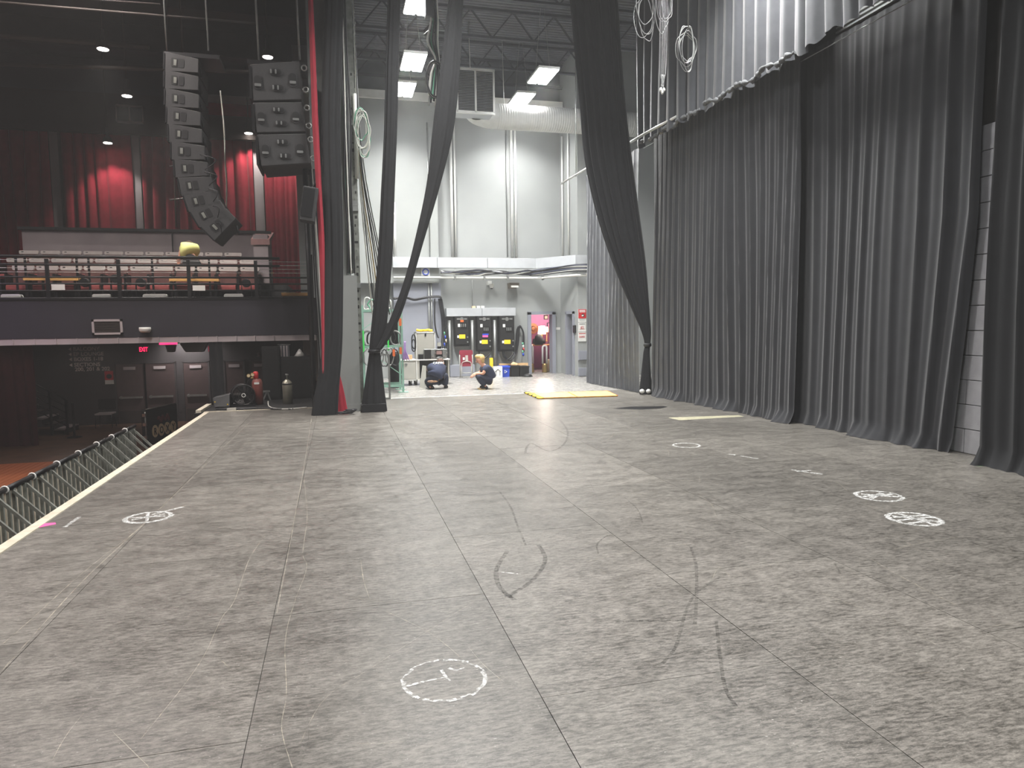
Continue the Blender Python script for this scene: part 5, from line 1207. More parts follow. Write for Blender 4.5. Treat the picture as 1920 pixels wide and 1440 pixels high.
# yellow boards on the floor
P = [fl(1000, 738.5), fl(1139, 734.5), fl(1158, 743.5), fl(1016, 748)]
t = thing('yellow_deck_boards', 'pair of flat yellow boards with red edging on the concrete', 'board', (sum((p.x for p in P))/4, sum((p.y for p in P))/4, 0.0))
def lerp4(u, v): return P[0].lerp(P[1], u).lerp(P[3].lerp(P[2], u), v)
for u0, u1 in ((0.0, 0.46), (0.47, 1.0)):
    q = [lerp4(u0, 0), lerp4(u1, 0), lerp4(u1, 1), lerp4(u0, 1)]
    MB().prism([(p.x, p.y) for p in q], 0.001, 0.022, 'Z').build('board', M_YEL, t)
    for a, b in zip(q, q[1:]+q[:1]):
        MB().bar((a.x, a.y, 0.02), (b.x, b.y, 0.02), 0.016, 0.01).build('red_edging', M_ORANGE, t)
t = thing('hazard_chain', 'yellow and black hazard chain lying at the end of the yellow boards', 'chain', fl(1002, 741))
a, b = fl(988, 737.5), fl(1014, 748)
for k in range(12):
    p = a.lerp(b, k/11); MB().tube(loop_path((p.x, p.y, 0.021), 0.06, 0.04, 1, 8, 0, 'Z'), 0.018, 5, True).build('link', M_YELTAG if k % 3 else M_BLKPL, t)
# green tape at the foot of the near curtain
p = oX(1825, 852, 7.0); o = MB().box(7.12, 7.2, 6.40, 6.43, 0.005, 0.16).build('glow_marker', M_GLOW); tag(o, 'green glow marker on the wall at the curtain foot', 'marker')

# ---------------------------------------------------------------- balcony furniture
def theatre_seat(loc, label, group):
    t = thing('theatre_seat', label, 'seat', loc, 0, group)
    MB().rbox(-0.25, 0.25, 0.0, 0.05, 0.675, 0.75, 0.025).build('head_panel', M_SEATG, t, local=True)
    MB().box(-0.19, -0.13, -0.004, 0.001, 0.715, 0.73).build('seat_number', M_BLKPL, t, local=True)
    MB().rbox(-0.23, 0.23, -0.03, 0.03, 0.36, 0.67, 0.05).build('back_cushion', M_SEATF, t, local=True)
    MB().rbox(-0.23, 0.23, -0.42, -0.02, 0.33, 0.42, 0.03, 'X').build('seat_cushion', M_SEATR, t, local=True)
    for s in (-1, 1):
        MB().box(s*0.262-0.014, s*0.262+0.014, -0.35, 0.04, 0.0, 0.60).build('arm', M_BLKMET, t, local=True)
    MB().box(-0.2, 0.2, -0.05, 0.03, 0.0, 0.34).build('pedestal', M_BLKMET, t, local=True)
    return t
ZT = (2.75, 2.42, 2.05)
proto = None
for row, (y, zf, px0, sp, n, ztop, lab) in enumerate((
        (19.45, 2.75, 54, 38.3, 11, 476, 'grey topped theatre seat in the back balcony row below the parapet'),
        (18.6, 2.42, 31, 39.5, 12, 490, 'grey topped theatre seat in the middle balcony row'),
        (17.85, 2.05, 43, 42.5, 11, 503, 'brown backed theatre seat in the balcony row behind the railing'))):
    xa, xb2 = oY(px0, ztop, y).x, oY(px0+sp*(n-1), ztop, y).x; pitch = (xb2-xa)/(n-1)
    for i in range(n):
        loc = Vector((xa+pitch*i, y, zf))
        if proto is None: proto = theatre_seat(loc, lab, 'balcony theatre seats'); q = proto
        else: q = dup(proto, loc, 0, lab)
        q.scale = ((pitch-0.006)/0.552, 1, (oY(px0+sp*n/2, ztop-4, y).z-zf)/0.75)
# balcony railing
rl = thing('balcony_railing', 'black steel balcony railing with six rails', 'railing', (-5, YF-0.05, 2.31))
yr_ = YF-0.05
xL = -12.0; xE = oY(584, 540, yr_).x; xT = oY(524, 485, yr_).x
for py, x1, r_ in ((484, xT, 0.03), (498.5, xT, 0.025), (520.5, xE, 0.02), (532.5, xE, 0.02), (545, xE, 0.02), (558, xE, 0.02)):
    z = oY(450, py, yr_).z; MB().tube([(xL, yr_, z), (x1, yr_, z)], r_, 8).build('rail', M_BLKMET, rl)
z1 = oY(300, 487, yr_).z
for px in (-44, 89, 223, 354, 480, 584):
    x = oY(px, 520, yr_).x; MB().box(x-0.035, x+0.035, yr_-0.02, yr_+0.03, 2.31, z1 if px < 500 else 3.3).build('post', M_BLKMET, rl)
for px in (40, 57, 152, 174, 291, 396, 508): 
    x = oY(px, 500, yr_+0.6).x; MB().box(x-0.02, x+0.02, yr_+0.32, yr_+0.35, 2.06, oY(px, 482, yr_+0.3).z).build('rear_baluster', M_BLKMET, rl)
for py in (491, 498, 505, 512):
    z = oY(550, py, yr_).z; MB().tube([(xL, yr_+0.02, z), (xE, yr_+0.02, z)], 0.005, 5).build('wire', M_CASEW, rl)
for i, (a, b, py, lab) in enumerate(((45, 88, 523, 'pale wood counter board behind the railing, left of the first hung paper'), (93, 148, 523.5, 'pale wood counter board behind the railing above the first hung paper'), (318, 411, 525, 'long pale wood counter board above the second hung paper'))):
    A, B = oY(a, py, YF+0.3), oY(b, py, YF+0.3)
    t = thing('counter_board', lab, 'counter', ((A.x+B.x)/2, YF+0.35, 2.05)); MB().box(A.x, B.x, YF+0.25, YF+0.45, A.z-0.03, A.z+0.03).build('board', M_WOOD, t)
    for x in (A.x+0.1, B.x-0.1): MB().box(x-0.02, x+0.02, YF+0.34, YF+0.38, 2.05, A.z-0.03).build('leg', M_BLKMET, t)
t = thing('counter_board', 'pale wood steps end beside the red drape at the railing end', 'counter', (oY(556, 556, YF+0.2).x, YF+0.2, 2.05))
for py, h in ((552, 0.035), (561, 0.02)):
    A, B = oY(528, py, YF+0.2), oY(587, py, YF+0.2); MB().box(A.x, B.x, YF+0.1, YF+0.4, A.z-h, A.z+h).build('tread', M_WOOD, t)
MB().box(A.x, B.x, YF+0.41, YF+0.44, 2.05, oY(556, 549, YF+.2).z).build('riser', M_BLKMET, t)
for i, (a, b) in enumerate((((96, 533), (122, 544)), ((361, 535), (385, 545)))):
    A, B = oY(*a, YF-0.09), oY(*b, YF-0.09); o = MB().box(A.x, B.x, YF-0.092, YF-0.088, B.z, A.z).build('hung_paper', M_WHITE); tag(o, ['blank white paper hung on the railing by the first post', 'blank white paper hung on the railing by the third post'][i], 'paper')
# low black bench with folded white cloths
t = thing('balcony_bench', 'low black bench behind the lower balcony rails', 'bench', (-5, YF+0.35, 2.05))
MB().box(-12, oY(520, 550, YF+0.2).x, YF+0.08, YF+0.24, 2.27, 2.31).build('seat', M_BLKPL, t)
for k in range(10): MB().box(-9.5+k*0.9, -9.45+k*0.9, YF+0.1, YF+0.22, 2.05, 2.27).build('leg', M_BLKMET, t)
for i, (a, b) in enumerate(((2, 40), (173, 208), (268, 313), (420, 456))):
    A, B = oY(a, 553, YF+0.12), oY(b, 553, YF+0.12)
    o = MB().rbox(A.x, B.x, YF+0.09, YF+0.23, 2.312, 2.42, 0.045).build('folded_cloth', M_WHITE); tag(o, ['folded white cloth on the bench near the purple lit end', 'folded white cloth on the bench by the second railing post', 'folded white cloth on the bench between the second and third posts', 'folded white cloth on the bench by the last full post'][i], 'cloth')
for i, (px, py) in enumerate(((160, 530), (218, 523), (265, 530), (462, 531))):
    p = oY(px, py, YF+0.2); t = thing('stage_light_can', ['dark spot can beside the counter board on the railing', 'dark spot can behind the second railing post', 'dark spot can between the second and third posts', 'dark spot can near the railing end'][i], 'light fixture', (p.x, YF+0.16, 2.312))
    MB().lathe([(0.09, -0.1), (0.1, 0.0), (0.09, 0.1), (0.05, 0.13)], (p.x, YF+0.18, p.z), 14, 'Y').build('can', M_BLKPL, t)
    MB().box(p.x-0.11, p.x-0.095, YF+0.14, YF+0.2, 2.33, p.z).box(p.x+0.095, p.x+0.11, YF+0.14, YF+0.2, 2.33, p.z).box(p.x-0.11, p.x+0.11, YF+0.12, YF+0.22, 2.312, 2.33).build('yoke', M_BLKMET, t)
# vent and dome camera on the fascia
A, B = oY(172, 599, YF-0.16), oY(231, 627, YF-0.16)
t = thing('fascia_vent', 'grey framed louvre vent on the balcony fascia', 'vent', ((A.x+B.x)/2, YF-0.16, B.z))
MB().box(A.x+0.03, B.x-0.03, YF-0.165, YF-0.15, B.z+0.03, A.z-0.03).build('backing', M_BLKPL, t)
f_ = MB().box(A.x, B.x, YF-0.19, YF-0.15, A.z-0.045, A.z).box(A.x, B.x, YF-0.19, YF-0.15, B.z, B.z+0.045).box(A.x, A.x+0.045, YF-0.19, YF-0.15, B.z, A.z).box(B.x-0.045, B.x, YF-0.19, YF-0.15, B.z, A.z); f_.build('frame', M_PILL, t)
for k in range(8):
    z = B.z+0.06+k*(A.z-B.z-0.1)/8; MB().cbox(((A.x+B.x)/2, YF-0.17, z+0.01), (B.x-A.x-0.09, 0.02, 0.008), Matrix.Rotation(R(35), 3, 'X')).build('louvre', M_BULK, t)
p = oY(272, 619, YF-0.24)
t = thing('dome_camera', 'white dome security camera on the balcony fascia', 'camera', (p.x, YF-0.2, p.z-0.1))
MB().lathe([(0.115, 0.06), (0.12, 0.03), (0.115, -0.02), (0.09, -0.05)], (p.x, YF-0.24, p.z), 18).box(p.x-0.06, p.x+0.06, YF-0.24, YF-0.15, p.z+0.0, p.z+0.05).build('housing', M_WHITE, t)
MB().lathe([(0.05, 0.0), (0.03, -0.04)], (p.x, YF-0.24, p.z-0.05), 14).build('lens', M_BLKPL, t)

# ---------------------------------------------------------------- under the balcony
yd = YH-0.01
M_DOOR = mat('dark_brown_door', (78, 64, 64), 0.5, var=0.08)
doors = [(219, 272), (275, 329), (346, 392), (424, 458), (473, 500)]
zd = oY(300, 681, yd).z
for i, (a, b) in enumerate(doors):
    A, B = oY(a, 720, yd), oY(b, 720, yd)
    fr = MB().box(A.x-0.05, A.x, yd-0.08, yd, HF, zd+0.05).box(B.x, B.x+0.05, yd-0.08, yd, HF, zd+0.05).box(A.x-0.05, B.x+0.05, yd-0.08, yd, zd, zd+0.05)
    d = struct('door_%d' % (i+3), fr, M_DKWALL)
    lf = MB().box(A.x+0.005, B.x-0.005, yd-0.06, yd-0.01, HF+0.01, zd-0.005).build('door_leaf', M_DOOR, d)
    z = oY(300, 743, yd).z
    MB().box(A.x+0.08, B.x-0.06, yd-0.14, yd-0.09, z-0.03, z+0.03).box(A.x+0.1, A.x+0.16, yd-0.1, yd-0.06, z-0.05, z+0.05).build('push_bar', M_STEEL, lf)
    MB().box(A.x+0.05, B.x-0.05, yd-0.066, yd-0.06, HF+0.03, HF+0.42).build('kick_plate', M_BULK, lf)
    c = (A.x+B.x)/2; w_ = min(0.18, (B.x-A.x)*0.3); z = oY(300, 689, yd).z; MB().box(c-w_, c+w_, yd-0.1, yd-0.06, z-0.05, z+0.05).build('closer', M_PILL, lf)
def exit_sign(px, py, lab, wpx=16, y=24.0):
    p = oY(px, py, y); W = wpx/2*y/FPX; t = thing('exit_sign', lab, 'sign', (p.x, y, p.z-0.12))
    MB().box(p.x-W, p.x+W, y, y+0.06, p.z-0.1, p.z+0.1).build('housing', M_EXITD, t)
    MB().box(p.x-0.01, p.x+0.01, y+0.02, y+0.04, p.z+0.1, 1.47).build('stem', M_BLKPL, t)
    text('exit_letters', 'EXIT', 0.19, (p.x, y-0.006, p.z-0.065), M_EXIT, t, align='CENTER', bold=0.006, sx=W*2/0.46)
exit_sign(269, 655, 'red lit EXIT sign above the double doors'); exit_sign(399, 654, 'red lit EXIT sign half hidden by the black drape', 16, 22.5)
# wayfinding lettering
ts = thing('wayfinding_sign', 'grey wall lettering pointing to the balcony and sections', 'sign', oY(165, 700, yd))
for s, px, py in (('BALCONY', 137, 658), ('EP LOUNGE', 137.5, 667.5), ('BOXES 1-18', 138.5, 677), ('SECTIONS', 139, 687.5), ('200, 201 & 202', 140.5, 696)):
    p = oY(px, py, yd-0.02); text('lettering', s, 0.17, (p.x, yd-0.02, p.z), M_LETTER, ts, bold=0.003, sx=0.98)
    if not s.startswith('200'):
        q = oY(px-6, py-3, yd-0.02); MB().prism([(q.x-0.05, q.z), (q.x+0.04, q.z-0.06), (q.x+0.04, q.z+0.06)], yd-0.022, yd-0.015).build('arrow', M_LETTER, ts)
p = oY(482, 669, 22.0); o = text('wall_lettering', 'S', 0.2, (p.x, 25.4, oY(482, 669, 25.4).z), M_LETTER, None, bold=0.004); o.location.x = oY(481.5, 669, 25.4).x; tag(o, 'pale grey wall letter beside the tall black masking flat', 'sign')
A, B = oY(196, 696, yd), oY(214, 720, yd)
t = thing('wall_notice', 'red and white notice on the dark wall by the double doors', 'sign', (A.x, yd-0.02, B.z))
MB().box(A.x, B.x, yd-0.02, yd, B.z, A.z).build('plate', M_WHITE, t); zr = A.z-(A.z-B.z)*0.68; MB().box(A.x, B.x, yd-0.024, yd-0.02, zr, A.z).build('red_field', M_REDP, t)
MB().lathe([(0.08, 0), (0.08, 0.006)], ((A.x+B.x)/2, yd-0.03, zr+0.12), 16, 'Y').build('disc', M_BLKPL, t)
# stairs with railing
st = fl(120, 820, HF); sx0 = fl(74, 822, HF)
ys_ = 23.4
t = thing('balcony_stairs', 'dark stair flight with slanted rails rising beside the red drape', 'stairs', (oY(105, 800, ys_).x, ys_, HF))
xb = oY(128, 800, ys_).x
for k in range(8):
    x = xb-0.1-k*0.27; z = HF+0.17*(k+1); MB().box(x-0.28, x, ys_, ys_+1.2, z-0.03, z).build('tread', M_PILL if k % 2 == 0 else M_BULK, t); MB().box(x-0.03, x-0.01, ys_, ys_+1.2, z-0.17, z-0.03).build('riser', M_BLKMET, t)
for j in range(5):
    z = 0.25+j*0.2; MB().tube([(xb, ys_-0.05, HF+z), (xb-2.2, ys_-0.05, HF+z+1.4)], 0.025 if j == 4 else 0.015, 6).build('rail', M_BLKMET, t)
for k in (0, 0.42, 2.0): 
    x = xb-k; MB().box(x-0.03, x+0.03, ys_-0.08, ys_-0.02, HF, HF+1.05+k*0.63).build('post', M_BLKMET, t)
# stacked dark chair
p = fl(195, 803, HF); q = thing('side_chair', 'dark side chair against the wall under the wayfinding letters', 'chair', (p.x, p.y, HF))
MB().rbox(p.x-0.25, p.x+0.25, p.y, p.y+0.45, HF+0.42, HF+0.47, 0.02).build('seat', M_PILL, q); MB().rbox(p.x-0.25, p.x+0.25, p.y+0.42, p.y+0.46, HF+0.55, HF+0.9, 0.04).build('backrest', M_BLKPL, q)
for sx in (-0.22, 0.22):
    for sy in (0.03, 0.43): MB().tube([(p.x+sx, p.y+sy, HF+0.42), (p.x+sx*1.1, p.y+sy, HF)], 0.014, 6).build('leg', M_BLKMET, q)
p = fl(140, 820, HF); o = MB().lathe([(0.2, 0), (0.19, 0.02), (0.03, 0.05), (0.03, 0.95), (0.05, 1.0)], (p.x, p.y, HF), 16).build('stanchion', M_BLKMET); tag(o, 'dark stanchion post at the stair foot', 'stanchion')
# pink bar light and white spill under the balcony
M_PKL = mat('lit_pink_bar', (255, 80, 130), 0.5, var=0, emit=(255, 50, 110), estr=2.2)
A, B = oY(297, 645, 19.0), oY(334, 645, 19.0)
t = thing('led_bar', 'pink lit bar light under the balcony near the double doors', 'light', (A.x, 19, A.z))
MB().box(A.x, B.x, 19.0, 19.2, A.z+0.0, 1.455).build('housing', M_BLKMET, t); MB().box(A.x+0.02, B.x-0.02, 18.98, 19.0, A.z-0.02, A.z+0.09).build('lit_face', M_PKL, t)
for i, (px, lab) in enumerate(((320, 'dark hanging spot can in front of the white lit wall'), (365, 'dark wide hanging speaker in front of the white lit wall'))):
    p = oY(px, 653, 20.5); t = thing('hanging_can', lab, 'light fixture', (p.x, 20.5, p.z-0.1))
    MB().hexa([(p.x-0.07*(1+2*i),20.4,p.z-0.1),(p.x+0.07*(1+2*i),20.4,p.z-0.1),(p.x+0.07*(1+2*i),20.7,p.z-0.1),(p.x-0.07*(1+2*i),20.7,p.z-0.1),(p.x-0.12*(1+2*i),20.4,p.z+0.15),(p.x+0.12*(1+2*i),20.4,p.z+0.15),(p.x+0.12*(1+2*i),20.7,p.z+0.15),(p.x-0.12*(1+2*i),20.7,p.z+0.15)]).build('body', M_BLKPL, t)
    MB().box(p.x-0.02, p.x+0.02, 20.5, 20.54, p.z+0.15, 1.46).build('stem', M_BLKMET, t)
p = oY(335, 640, 24.6)
t = thing('wall_washer', 'small recessed downlight washing the wall above the double doors', 'light', (p.x, 24.6, 1.40))
MB().lathe([(0.1, 0), (0.11, 0.06)], (p.x, 24.7, 1.40), 16).build('trim_ring', M_BLKMET, t); MB().lathe([(0.08, -0.008), (0.08, 0.004)], (p.x, 24.7, 1.40), 16).build('lit_lens', M_LAMPW, t)
spot_light('wall_washer_lamp', (p.x, 24.7, 1.37), (p.x+0.1, 25.6, 0.3), 150, (1, 0.93, 0.9), 130, 0.7, 0.06, t)

for i, (x, y) in enumerate(((-8.5, 19.5), (-5.6, 19.5), (-3.0, 19.5), (-7.6, 23.0))):  # added fill lights that lift the dark space under the balcony
    t = thing('soffit_fill_light', 'small recessed fill light added in the balcony soffit', 'light', (x, y, 1.40), group='added soffit fill lights')
    MB().lathe([(0.09, 0), (0.10, 0.06)], (x, y, 1.40), 14).build('trim_ring', M_BLKMET, t); MB().lathe([(0.07, -0.008), (0.07, 0.004)], (x, y, 1.40), 14).build('lit_lens', M_LAMPW, t)
    spot_light('soffit_fill_lamp', (x, y, 1.37), (x, y, 0), SOFFIT_FILL_W, (1, 0.86, 0.78), 172, 0.3, 0.06, t)

c = Vector((-10.5, 12.5, 6.5)); t = thing('led_par', 'purple LED par can hung over the far audience floor', 'light', c)
MB().lathe([(0.1, 0.0), (0.11, 0.04), (0.09, 0.25), (0.05, 0.3)], c, 16).build('can', M_BLKPL, t); MB().tube([c+Vector((0, 0, 0.28)), (c.x, c.y, 9.5)], 0.02, 6).build('hanger', M_BLKMET, t)
MB().lathe([(0.09, -0.01), (0.09, 0.0)], c, 16).build('lit_lens', mat('lit_purple_lens', (120, 70, 220), 0.5, var=0, emit=(120, 60, 255), estr=3), t)
spot_light('led_par_lamp', c+Vector((0, 0, -0.03)), (-7.4, 17.0, 1.9), 420, (0.45, 0.2, 1.0), 34, 0.9, 0.08, t)

# ---------------------------------------------------------------- side platform items
y1 = 16.9
o = drape([(oY(394, 700, y1).x, y1), (oY(419, 700, y1).x, y1)], 0.0, 1.38, 0.16, 0.05, 51, rows=12, puddle=0, pinch=False).build('masking_drape', M_BLKCL2); tag(o, 'narrow black masking drape hanging under the balcony edge', 'drape')
a, b = oY(490, 650, 16.75), oY(523, 650, 16.75)
o = MB().box(a.x, b.x, 16.75, 17.1, 0.001, a.z).box(a.x+0.03, b.x-0.03, 16.735, 16.75, 0.05, a.z-0.05).build('masking_flat', M_BLKPL); tag(o, 'tall black masking flat behind the red cylinder', 'flat')
a, b = oY(524, 669, 16.8), oY(586, 669, 16.8)
o = MB().box(a.x+0.02, b.x, 16.8, 17.15, 0.001, a.z).box(a.x+0.05, b.x-0.03, 16.785, 16.8, 0.05, a.z-0.05).build('masking_flat', M_BLKPL); tag(o, 'wide low black masking flat behind the silver cylinder', 'flat')
a, b = oY(524, 669, 16.95), oY(542, 646, 16.95)
t = thing('folded_drape_rack', 'rail of folded grey drapes resting on the wide masking flat', 'drape rack', ((a.x+b.x)/2, 16.95, a.z)); 
for k in range(7): 
    x = a.x+(b.x-a.x)*(k+0.5)/7; MB().rbox(x-0.018, x+0.018, 16.85, 17.05, a.z+0.002, b.z-0.02, 0.015).build('fold', M_PILL if k % 2 else M_BLKCL3, t)
MB().tube([(a.x-0.03, 16.95, b.z), (b.x+0.03, 16.95, b.z)], 0.012, 6).build('rail', M_STEEL, t)
p = oY(562, 662, 16.95); t = thing('cone_shade', 'white tilted cone shade standing on the wide masking flat', 'lamp shade', (p.x, 16.95, a.z))
MB().lathe([(0.13, 0), (0.015, 0.17)], (p.x, 16.95, a.z+0.002), 16).build('cone', M_WHITE, t); MB().tube([(p.x, 16.95, a.z+0.17), (p.x+0.05, 16.95, a.z+0.24)], 0.008, 5).build('cord', M_CABLE, t)
# drum fan
p = fl(455, 763); p.z = 0.012; yf = p.y; s = yf/FPX
t = thing('drum_fan', 'black round drum fan on a low stand', 'fan', (p.x, yf, 0.012))
c = oY(459, 741, yf); rad_ = 18.5*s
for k in range(2):
    MB().tube(loop_path(c+Vector((-0.02-0.06*k, 0.18*k, 0)), rad_, rad_, 1, 28), 0.014, 6, True).build('rim', M_BLKMET, t)
dr = MB(); n = 28; V = []
for k in range(2):
    for i in range(n): V.append(c+Vector((rad_*0.98*math.cos(2*math.pi*i/n)-0.02-0.06*k, 0.18*k, rad_*0.98*math.sin(2*math.pi*i/n))))
dr.add(V, [(i, (i+1) % n, n+(i+1) % n, n+i) for i in range(n)], True).build('drum', M_BLKPL, t)
gr = MB()
for rr in (0.3, 0.5, 0.7, 0.86): gr.tube(loop_path(c+Vector((-0.02, -0.005, 0)), rad_*rr, rad_*rr, 1, 24), 0.004, 4, True)
for i in range(12): 
    a = i*math.pi/6; gr.tube([c+Vector((-0.02, -0.005, 0)), c+Vector((rad_*math.cos(a)-0.02, -0.005, rad_*math.sin(a)))], 0.004, 4)
gr.build('guard', M_BLKMET, t)
for i in range(4):
    a = i*math.pi/2+0.4; d = Vector((math.cos(a), 0, math.sin(a))); e_ = Vector((-math.sin(a), 0, math.cos(a))); m0 = c+Vector((-0.03, 0.08, 0))
    MB().add([m0+d*0.04-e_*0.03, m0+d*rad_*0.85-e_*0.07+Vector((0, 0.04, 0)), m0+d*rad_*0.85+e_*0.07-Vector((0, 0.02, 0)), m0+d*0.04+e_*0.03], [(0, 1, 2, 3)]).build('blade', M_BLKPL, t)
MB().lathe([(0.042, 0), (0.042, 0.02)], c+Vector((-0.02, -0.03, 0)), 18, 'Y').build('hub', M_BLKPL, t)
MB().tube(loop_path(c+Vector((-0.02, -0.035, 0)), 0.036, 0.036, 1, 18), 0.008, 6, True).build('hub_ring', M_WHITE, t)
MB().box(p.x-0.3, p.x+0.26, yf-0.06, yf-0.02, 0.012, 0.05).box(p.x-0.3, p.x+0.26, yf+0.2, yf+0.24, 0.012, 0.05).build('stand_foot', M_BLKMET, t)
MB().bar((p.x-0.22, yf+0.1, 0.05), (c.x-rad_*0.9, yf+0.1, c.z-0.05), 0.03).bar((p.x+0.22, yf+0.1, 0.05), (c.x+rad_*0.85, yf+0.1, c.z-0.05), 0.03).bar((p.x-0.25, yf-0.04, 0.03), (p.x-0.25, yf+0.22, 0.03), 0.03).bar((p.x+0.22, yf-0.04, 0.03), (p.x+0.22, yf+0.22, 0.03), 0.03).build('stand_arm', M_BLKMET, t)
# wedge case
p = fl(414, 766); t = thing('wedge_monitor', 'black wedge box with yellow corner dot beside the drum fan', 'loudspeaker', (p.x, p.y+0.2, 0.012)); s = p.y/FPX
x0, x1 = oY(398, 750, p.y).x, oY(430, 750, p.y).x; zA, zB = oY(398, 747, p.y).z, oY(430, 740, p.y).z
MB().hexa([(x0+0.03, p.y, 0.03), (x1, p.y, 0.03), (x1, p.y+0.5, 0.03), (x0+0.03, p.y+0.5, 0.03), (x0, p.y+0.06, zA), (x1, p.y+0.1, zB), (x1, p.y+0.5, zB), (x0, p.y+0.5, zA)]).build('body', M_SPK, t, bevel=0.006)
MB().box(x0+0.05, x1-0.02, p.y+0.02, p.y+0.45, 0.012, 0.03).build('runner', M_BLKPL, t)
for dx, dz in ((0.05, 0.14), (0.29, 0.08)): MB().lathe([(0.012, 0), (0.012, 0.006)], (x0+dx, p.y-0.008+0.03*dz, dz), 10, 'Y').build('stud', M_YELTAG, t)
# cylinders
p = fl(484, 759); s = p.y/FPX; h = (759-715)*s; rr = 9.2*s
t = thing('red_gas_cylinder', 'scuffed red gas cylinder with regulator gauges', 'gas cylinder', (p.x, p.y, 0.012))
MB().lathe([(rr, 0), (rr, h*0.88), (rr*0.85, h*0.98), (rr*0.45, h*1.05)], (p.x, p.y, 0.012), 20).build('body', mat('scuffed_red_cylinder', (150, 62, 56), 0.45, var=0.3, scale=6, col2=(120, 80, 72)), t)
MB().lathe([(rr*0.5, 0), (rr*0.5, 0.13), (rr*0.3, 0.15)], (p.x-0.02, p.y, 0.012+h*1.04), 14).build('valve_guard', M_REDP, t)
MB().rbox(p.x-0.05, p.x+0.05, p.y-rr-0.004, p.y-rr+0.01, h*0.85, h*0.93, 0.01).build('label', M_WHITE, t)
for px, py in ((466, 704.5), (473.5, 702.5)):
    q = oY(px, py, p.y-0.05); MB().lathe([(0.035, 0), (0.035, 0.03)], q, 16, 'Y').build('gauge', M_CREAM, t); MB().tube(loop_path(q, 0.035, 0.035, 1, 16), 0.006, 5, True).build('gauge_rim', M_BRASS, t)
q = oY(470, 709, p.y-0.03); MB().tube([q, (p.x-0.02, p.y, q.z)], 0.016, 6).build('regulator', M_BRASS, t)
cable('hose', [q, q+Vector((-0.07, 0, -0.1)), q+Vector((-0.06, 0.05, -0.3))], 0.01, M_CABLE, '', parent=t)
p = fl(540, 757.5); s = p.y/FPX; h = (757.5-718)*s; rr = 8.6*s
t = thing('silver_gas_cylinder', 'silver gas cylinder with a top valve', 'gas cylinder', (p.x, p.y, 0.012))
MB().lathe([(rr, 0), (rr, h*0.9), (rr*0.9, h*0.98), (rr*0.55, h*1.06), (rr*0.25, h*1.1)], (p.x, p.y, 0.012), 20).build('body', M_SILV, t)
MB().lathe([(rr*1.01, 0), (rr*1.01, 0.03)], (p.x, p.y, 0.012+h*0.86), 20).build('band', M_BLKPL, t)
MB().lathe([(0.02, 0), (0.02, 0.08), (0.035, 0.09), (0.035, 0.115)], (p.x, p.y, 0.012+h*1.1), 12).build('valve', M_STEEL, t)
# power strip and platform cables
p = fl(435, 770.5); o = MB().rbox(p.x-0.09, p.x+0.08, p.y-0.04, p.y+0.04, 0.013, 0.06, 0.012).build('power_box', M_CASE); tag(o, 'grey power box with a red plug on the platform edge', 'power box')
for i in range(3):
    a = fl(405+6*i, 770-i); P = [a]+[fl(425+30*k+5*i, 768+1.2*math.sin(k*2+i)) for k in range(5)]
    for q in P: q.z = 0.024
    cable('floor_cable', P, 0.011, M_CABLE, ['black cable trailing from the wedge box along the platform', 'second black cable snaking behind the power box', 'third black cable snaking past the drum fan foot'][i])
P = [fl(503, 755), fl(504, 763), fl(515, 768), fl(540, 769), fl(575, 766)]
for q in P: q.z = 0.024
cable('floor_cable', P, 0.012, M_CABLEW, 'pale cable curving in front of the silver cylinder')
p = fl(500, 752); o = MB().bar((p.x-0.08, p.y, 0.014), (p.x+0.02, p.y, 0.22), 0.03).bar((p.x+0.02, p.y, 0.22), (p.x+0.08, p.y+0.02, 0.014), 0.03).box(p.x-0.07, p.x+0.08, p.y-0.03, p.y+0.01, 0.2, 0.24).build('floor_bracket', M_STEEL); tag(o, 'small grey floor bracket between the two gas cylinders', 'bracket')

# ---------------------------------------------------------------- crowd barricade
zb_ = -0.30
ties = [(-60, 950), (0, 919), (52, 893.5), (101, 870.5), (144, 850.5), (181, 833.5), (212, 819.5), (241, 807), (262, 797.5)]
PT = [fl(px, py, zb_) for px, py in ties]
xb_ = sum(p.x for p in PT)/len(PT)
for p in PT: p.x = xb_
for i in range(len(PT)-1):
    a, b = PT[i].y+0.01, PT[i+1].y-0.01
    t = thing('crowd_barricade', 'perforated steel crowd barricade section standing along the stage front', 'barricade', (xb_, (a+b)/2, HF), group='crowd barricade sections')
    MB().tube([(xb_, a, zb_), (xb_, b, zb_)], 0.035, 8).build('top_rail', M_BLKMET, t)
    MB().box(xb_-0.012, xb_-0.004, a, b, HF+0.1, zb_-0.03).build('perforated_plate', M_MESH, t)
    n = 5
    for k in range(n):
        y = a+(b-a)*(k+0.3)/n; MB().box(xb_-0.004, xb_+0.03, y-0.02, y+0.02, HF+0.05, zb_-0.03).build('upright', M_GGREEN, t)
    for k in range(2):
        y = a+(b-a)*(0.2+0.5*k); MB().bar((xb_+0.02, y, zb_-0.05), (xb_+1.0, y, HF+0.05), 0.035, 0.035).build('brace', M_GGREEN, t)
    MB().box(xb_-0.1, xb_+1.05, a, b, HF+0.004, HF+0.02).build('foot_plate', M_BLKMET, t)
    if i: MB().tube(loop_path((xb_, a-0.01, zb_), 0.042, 0.042, 1, 12), 0.012, 6, True).build('zip_tie', M_WHITE, t)
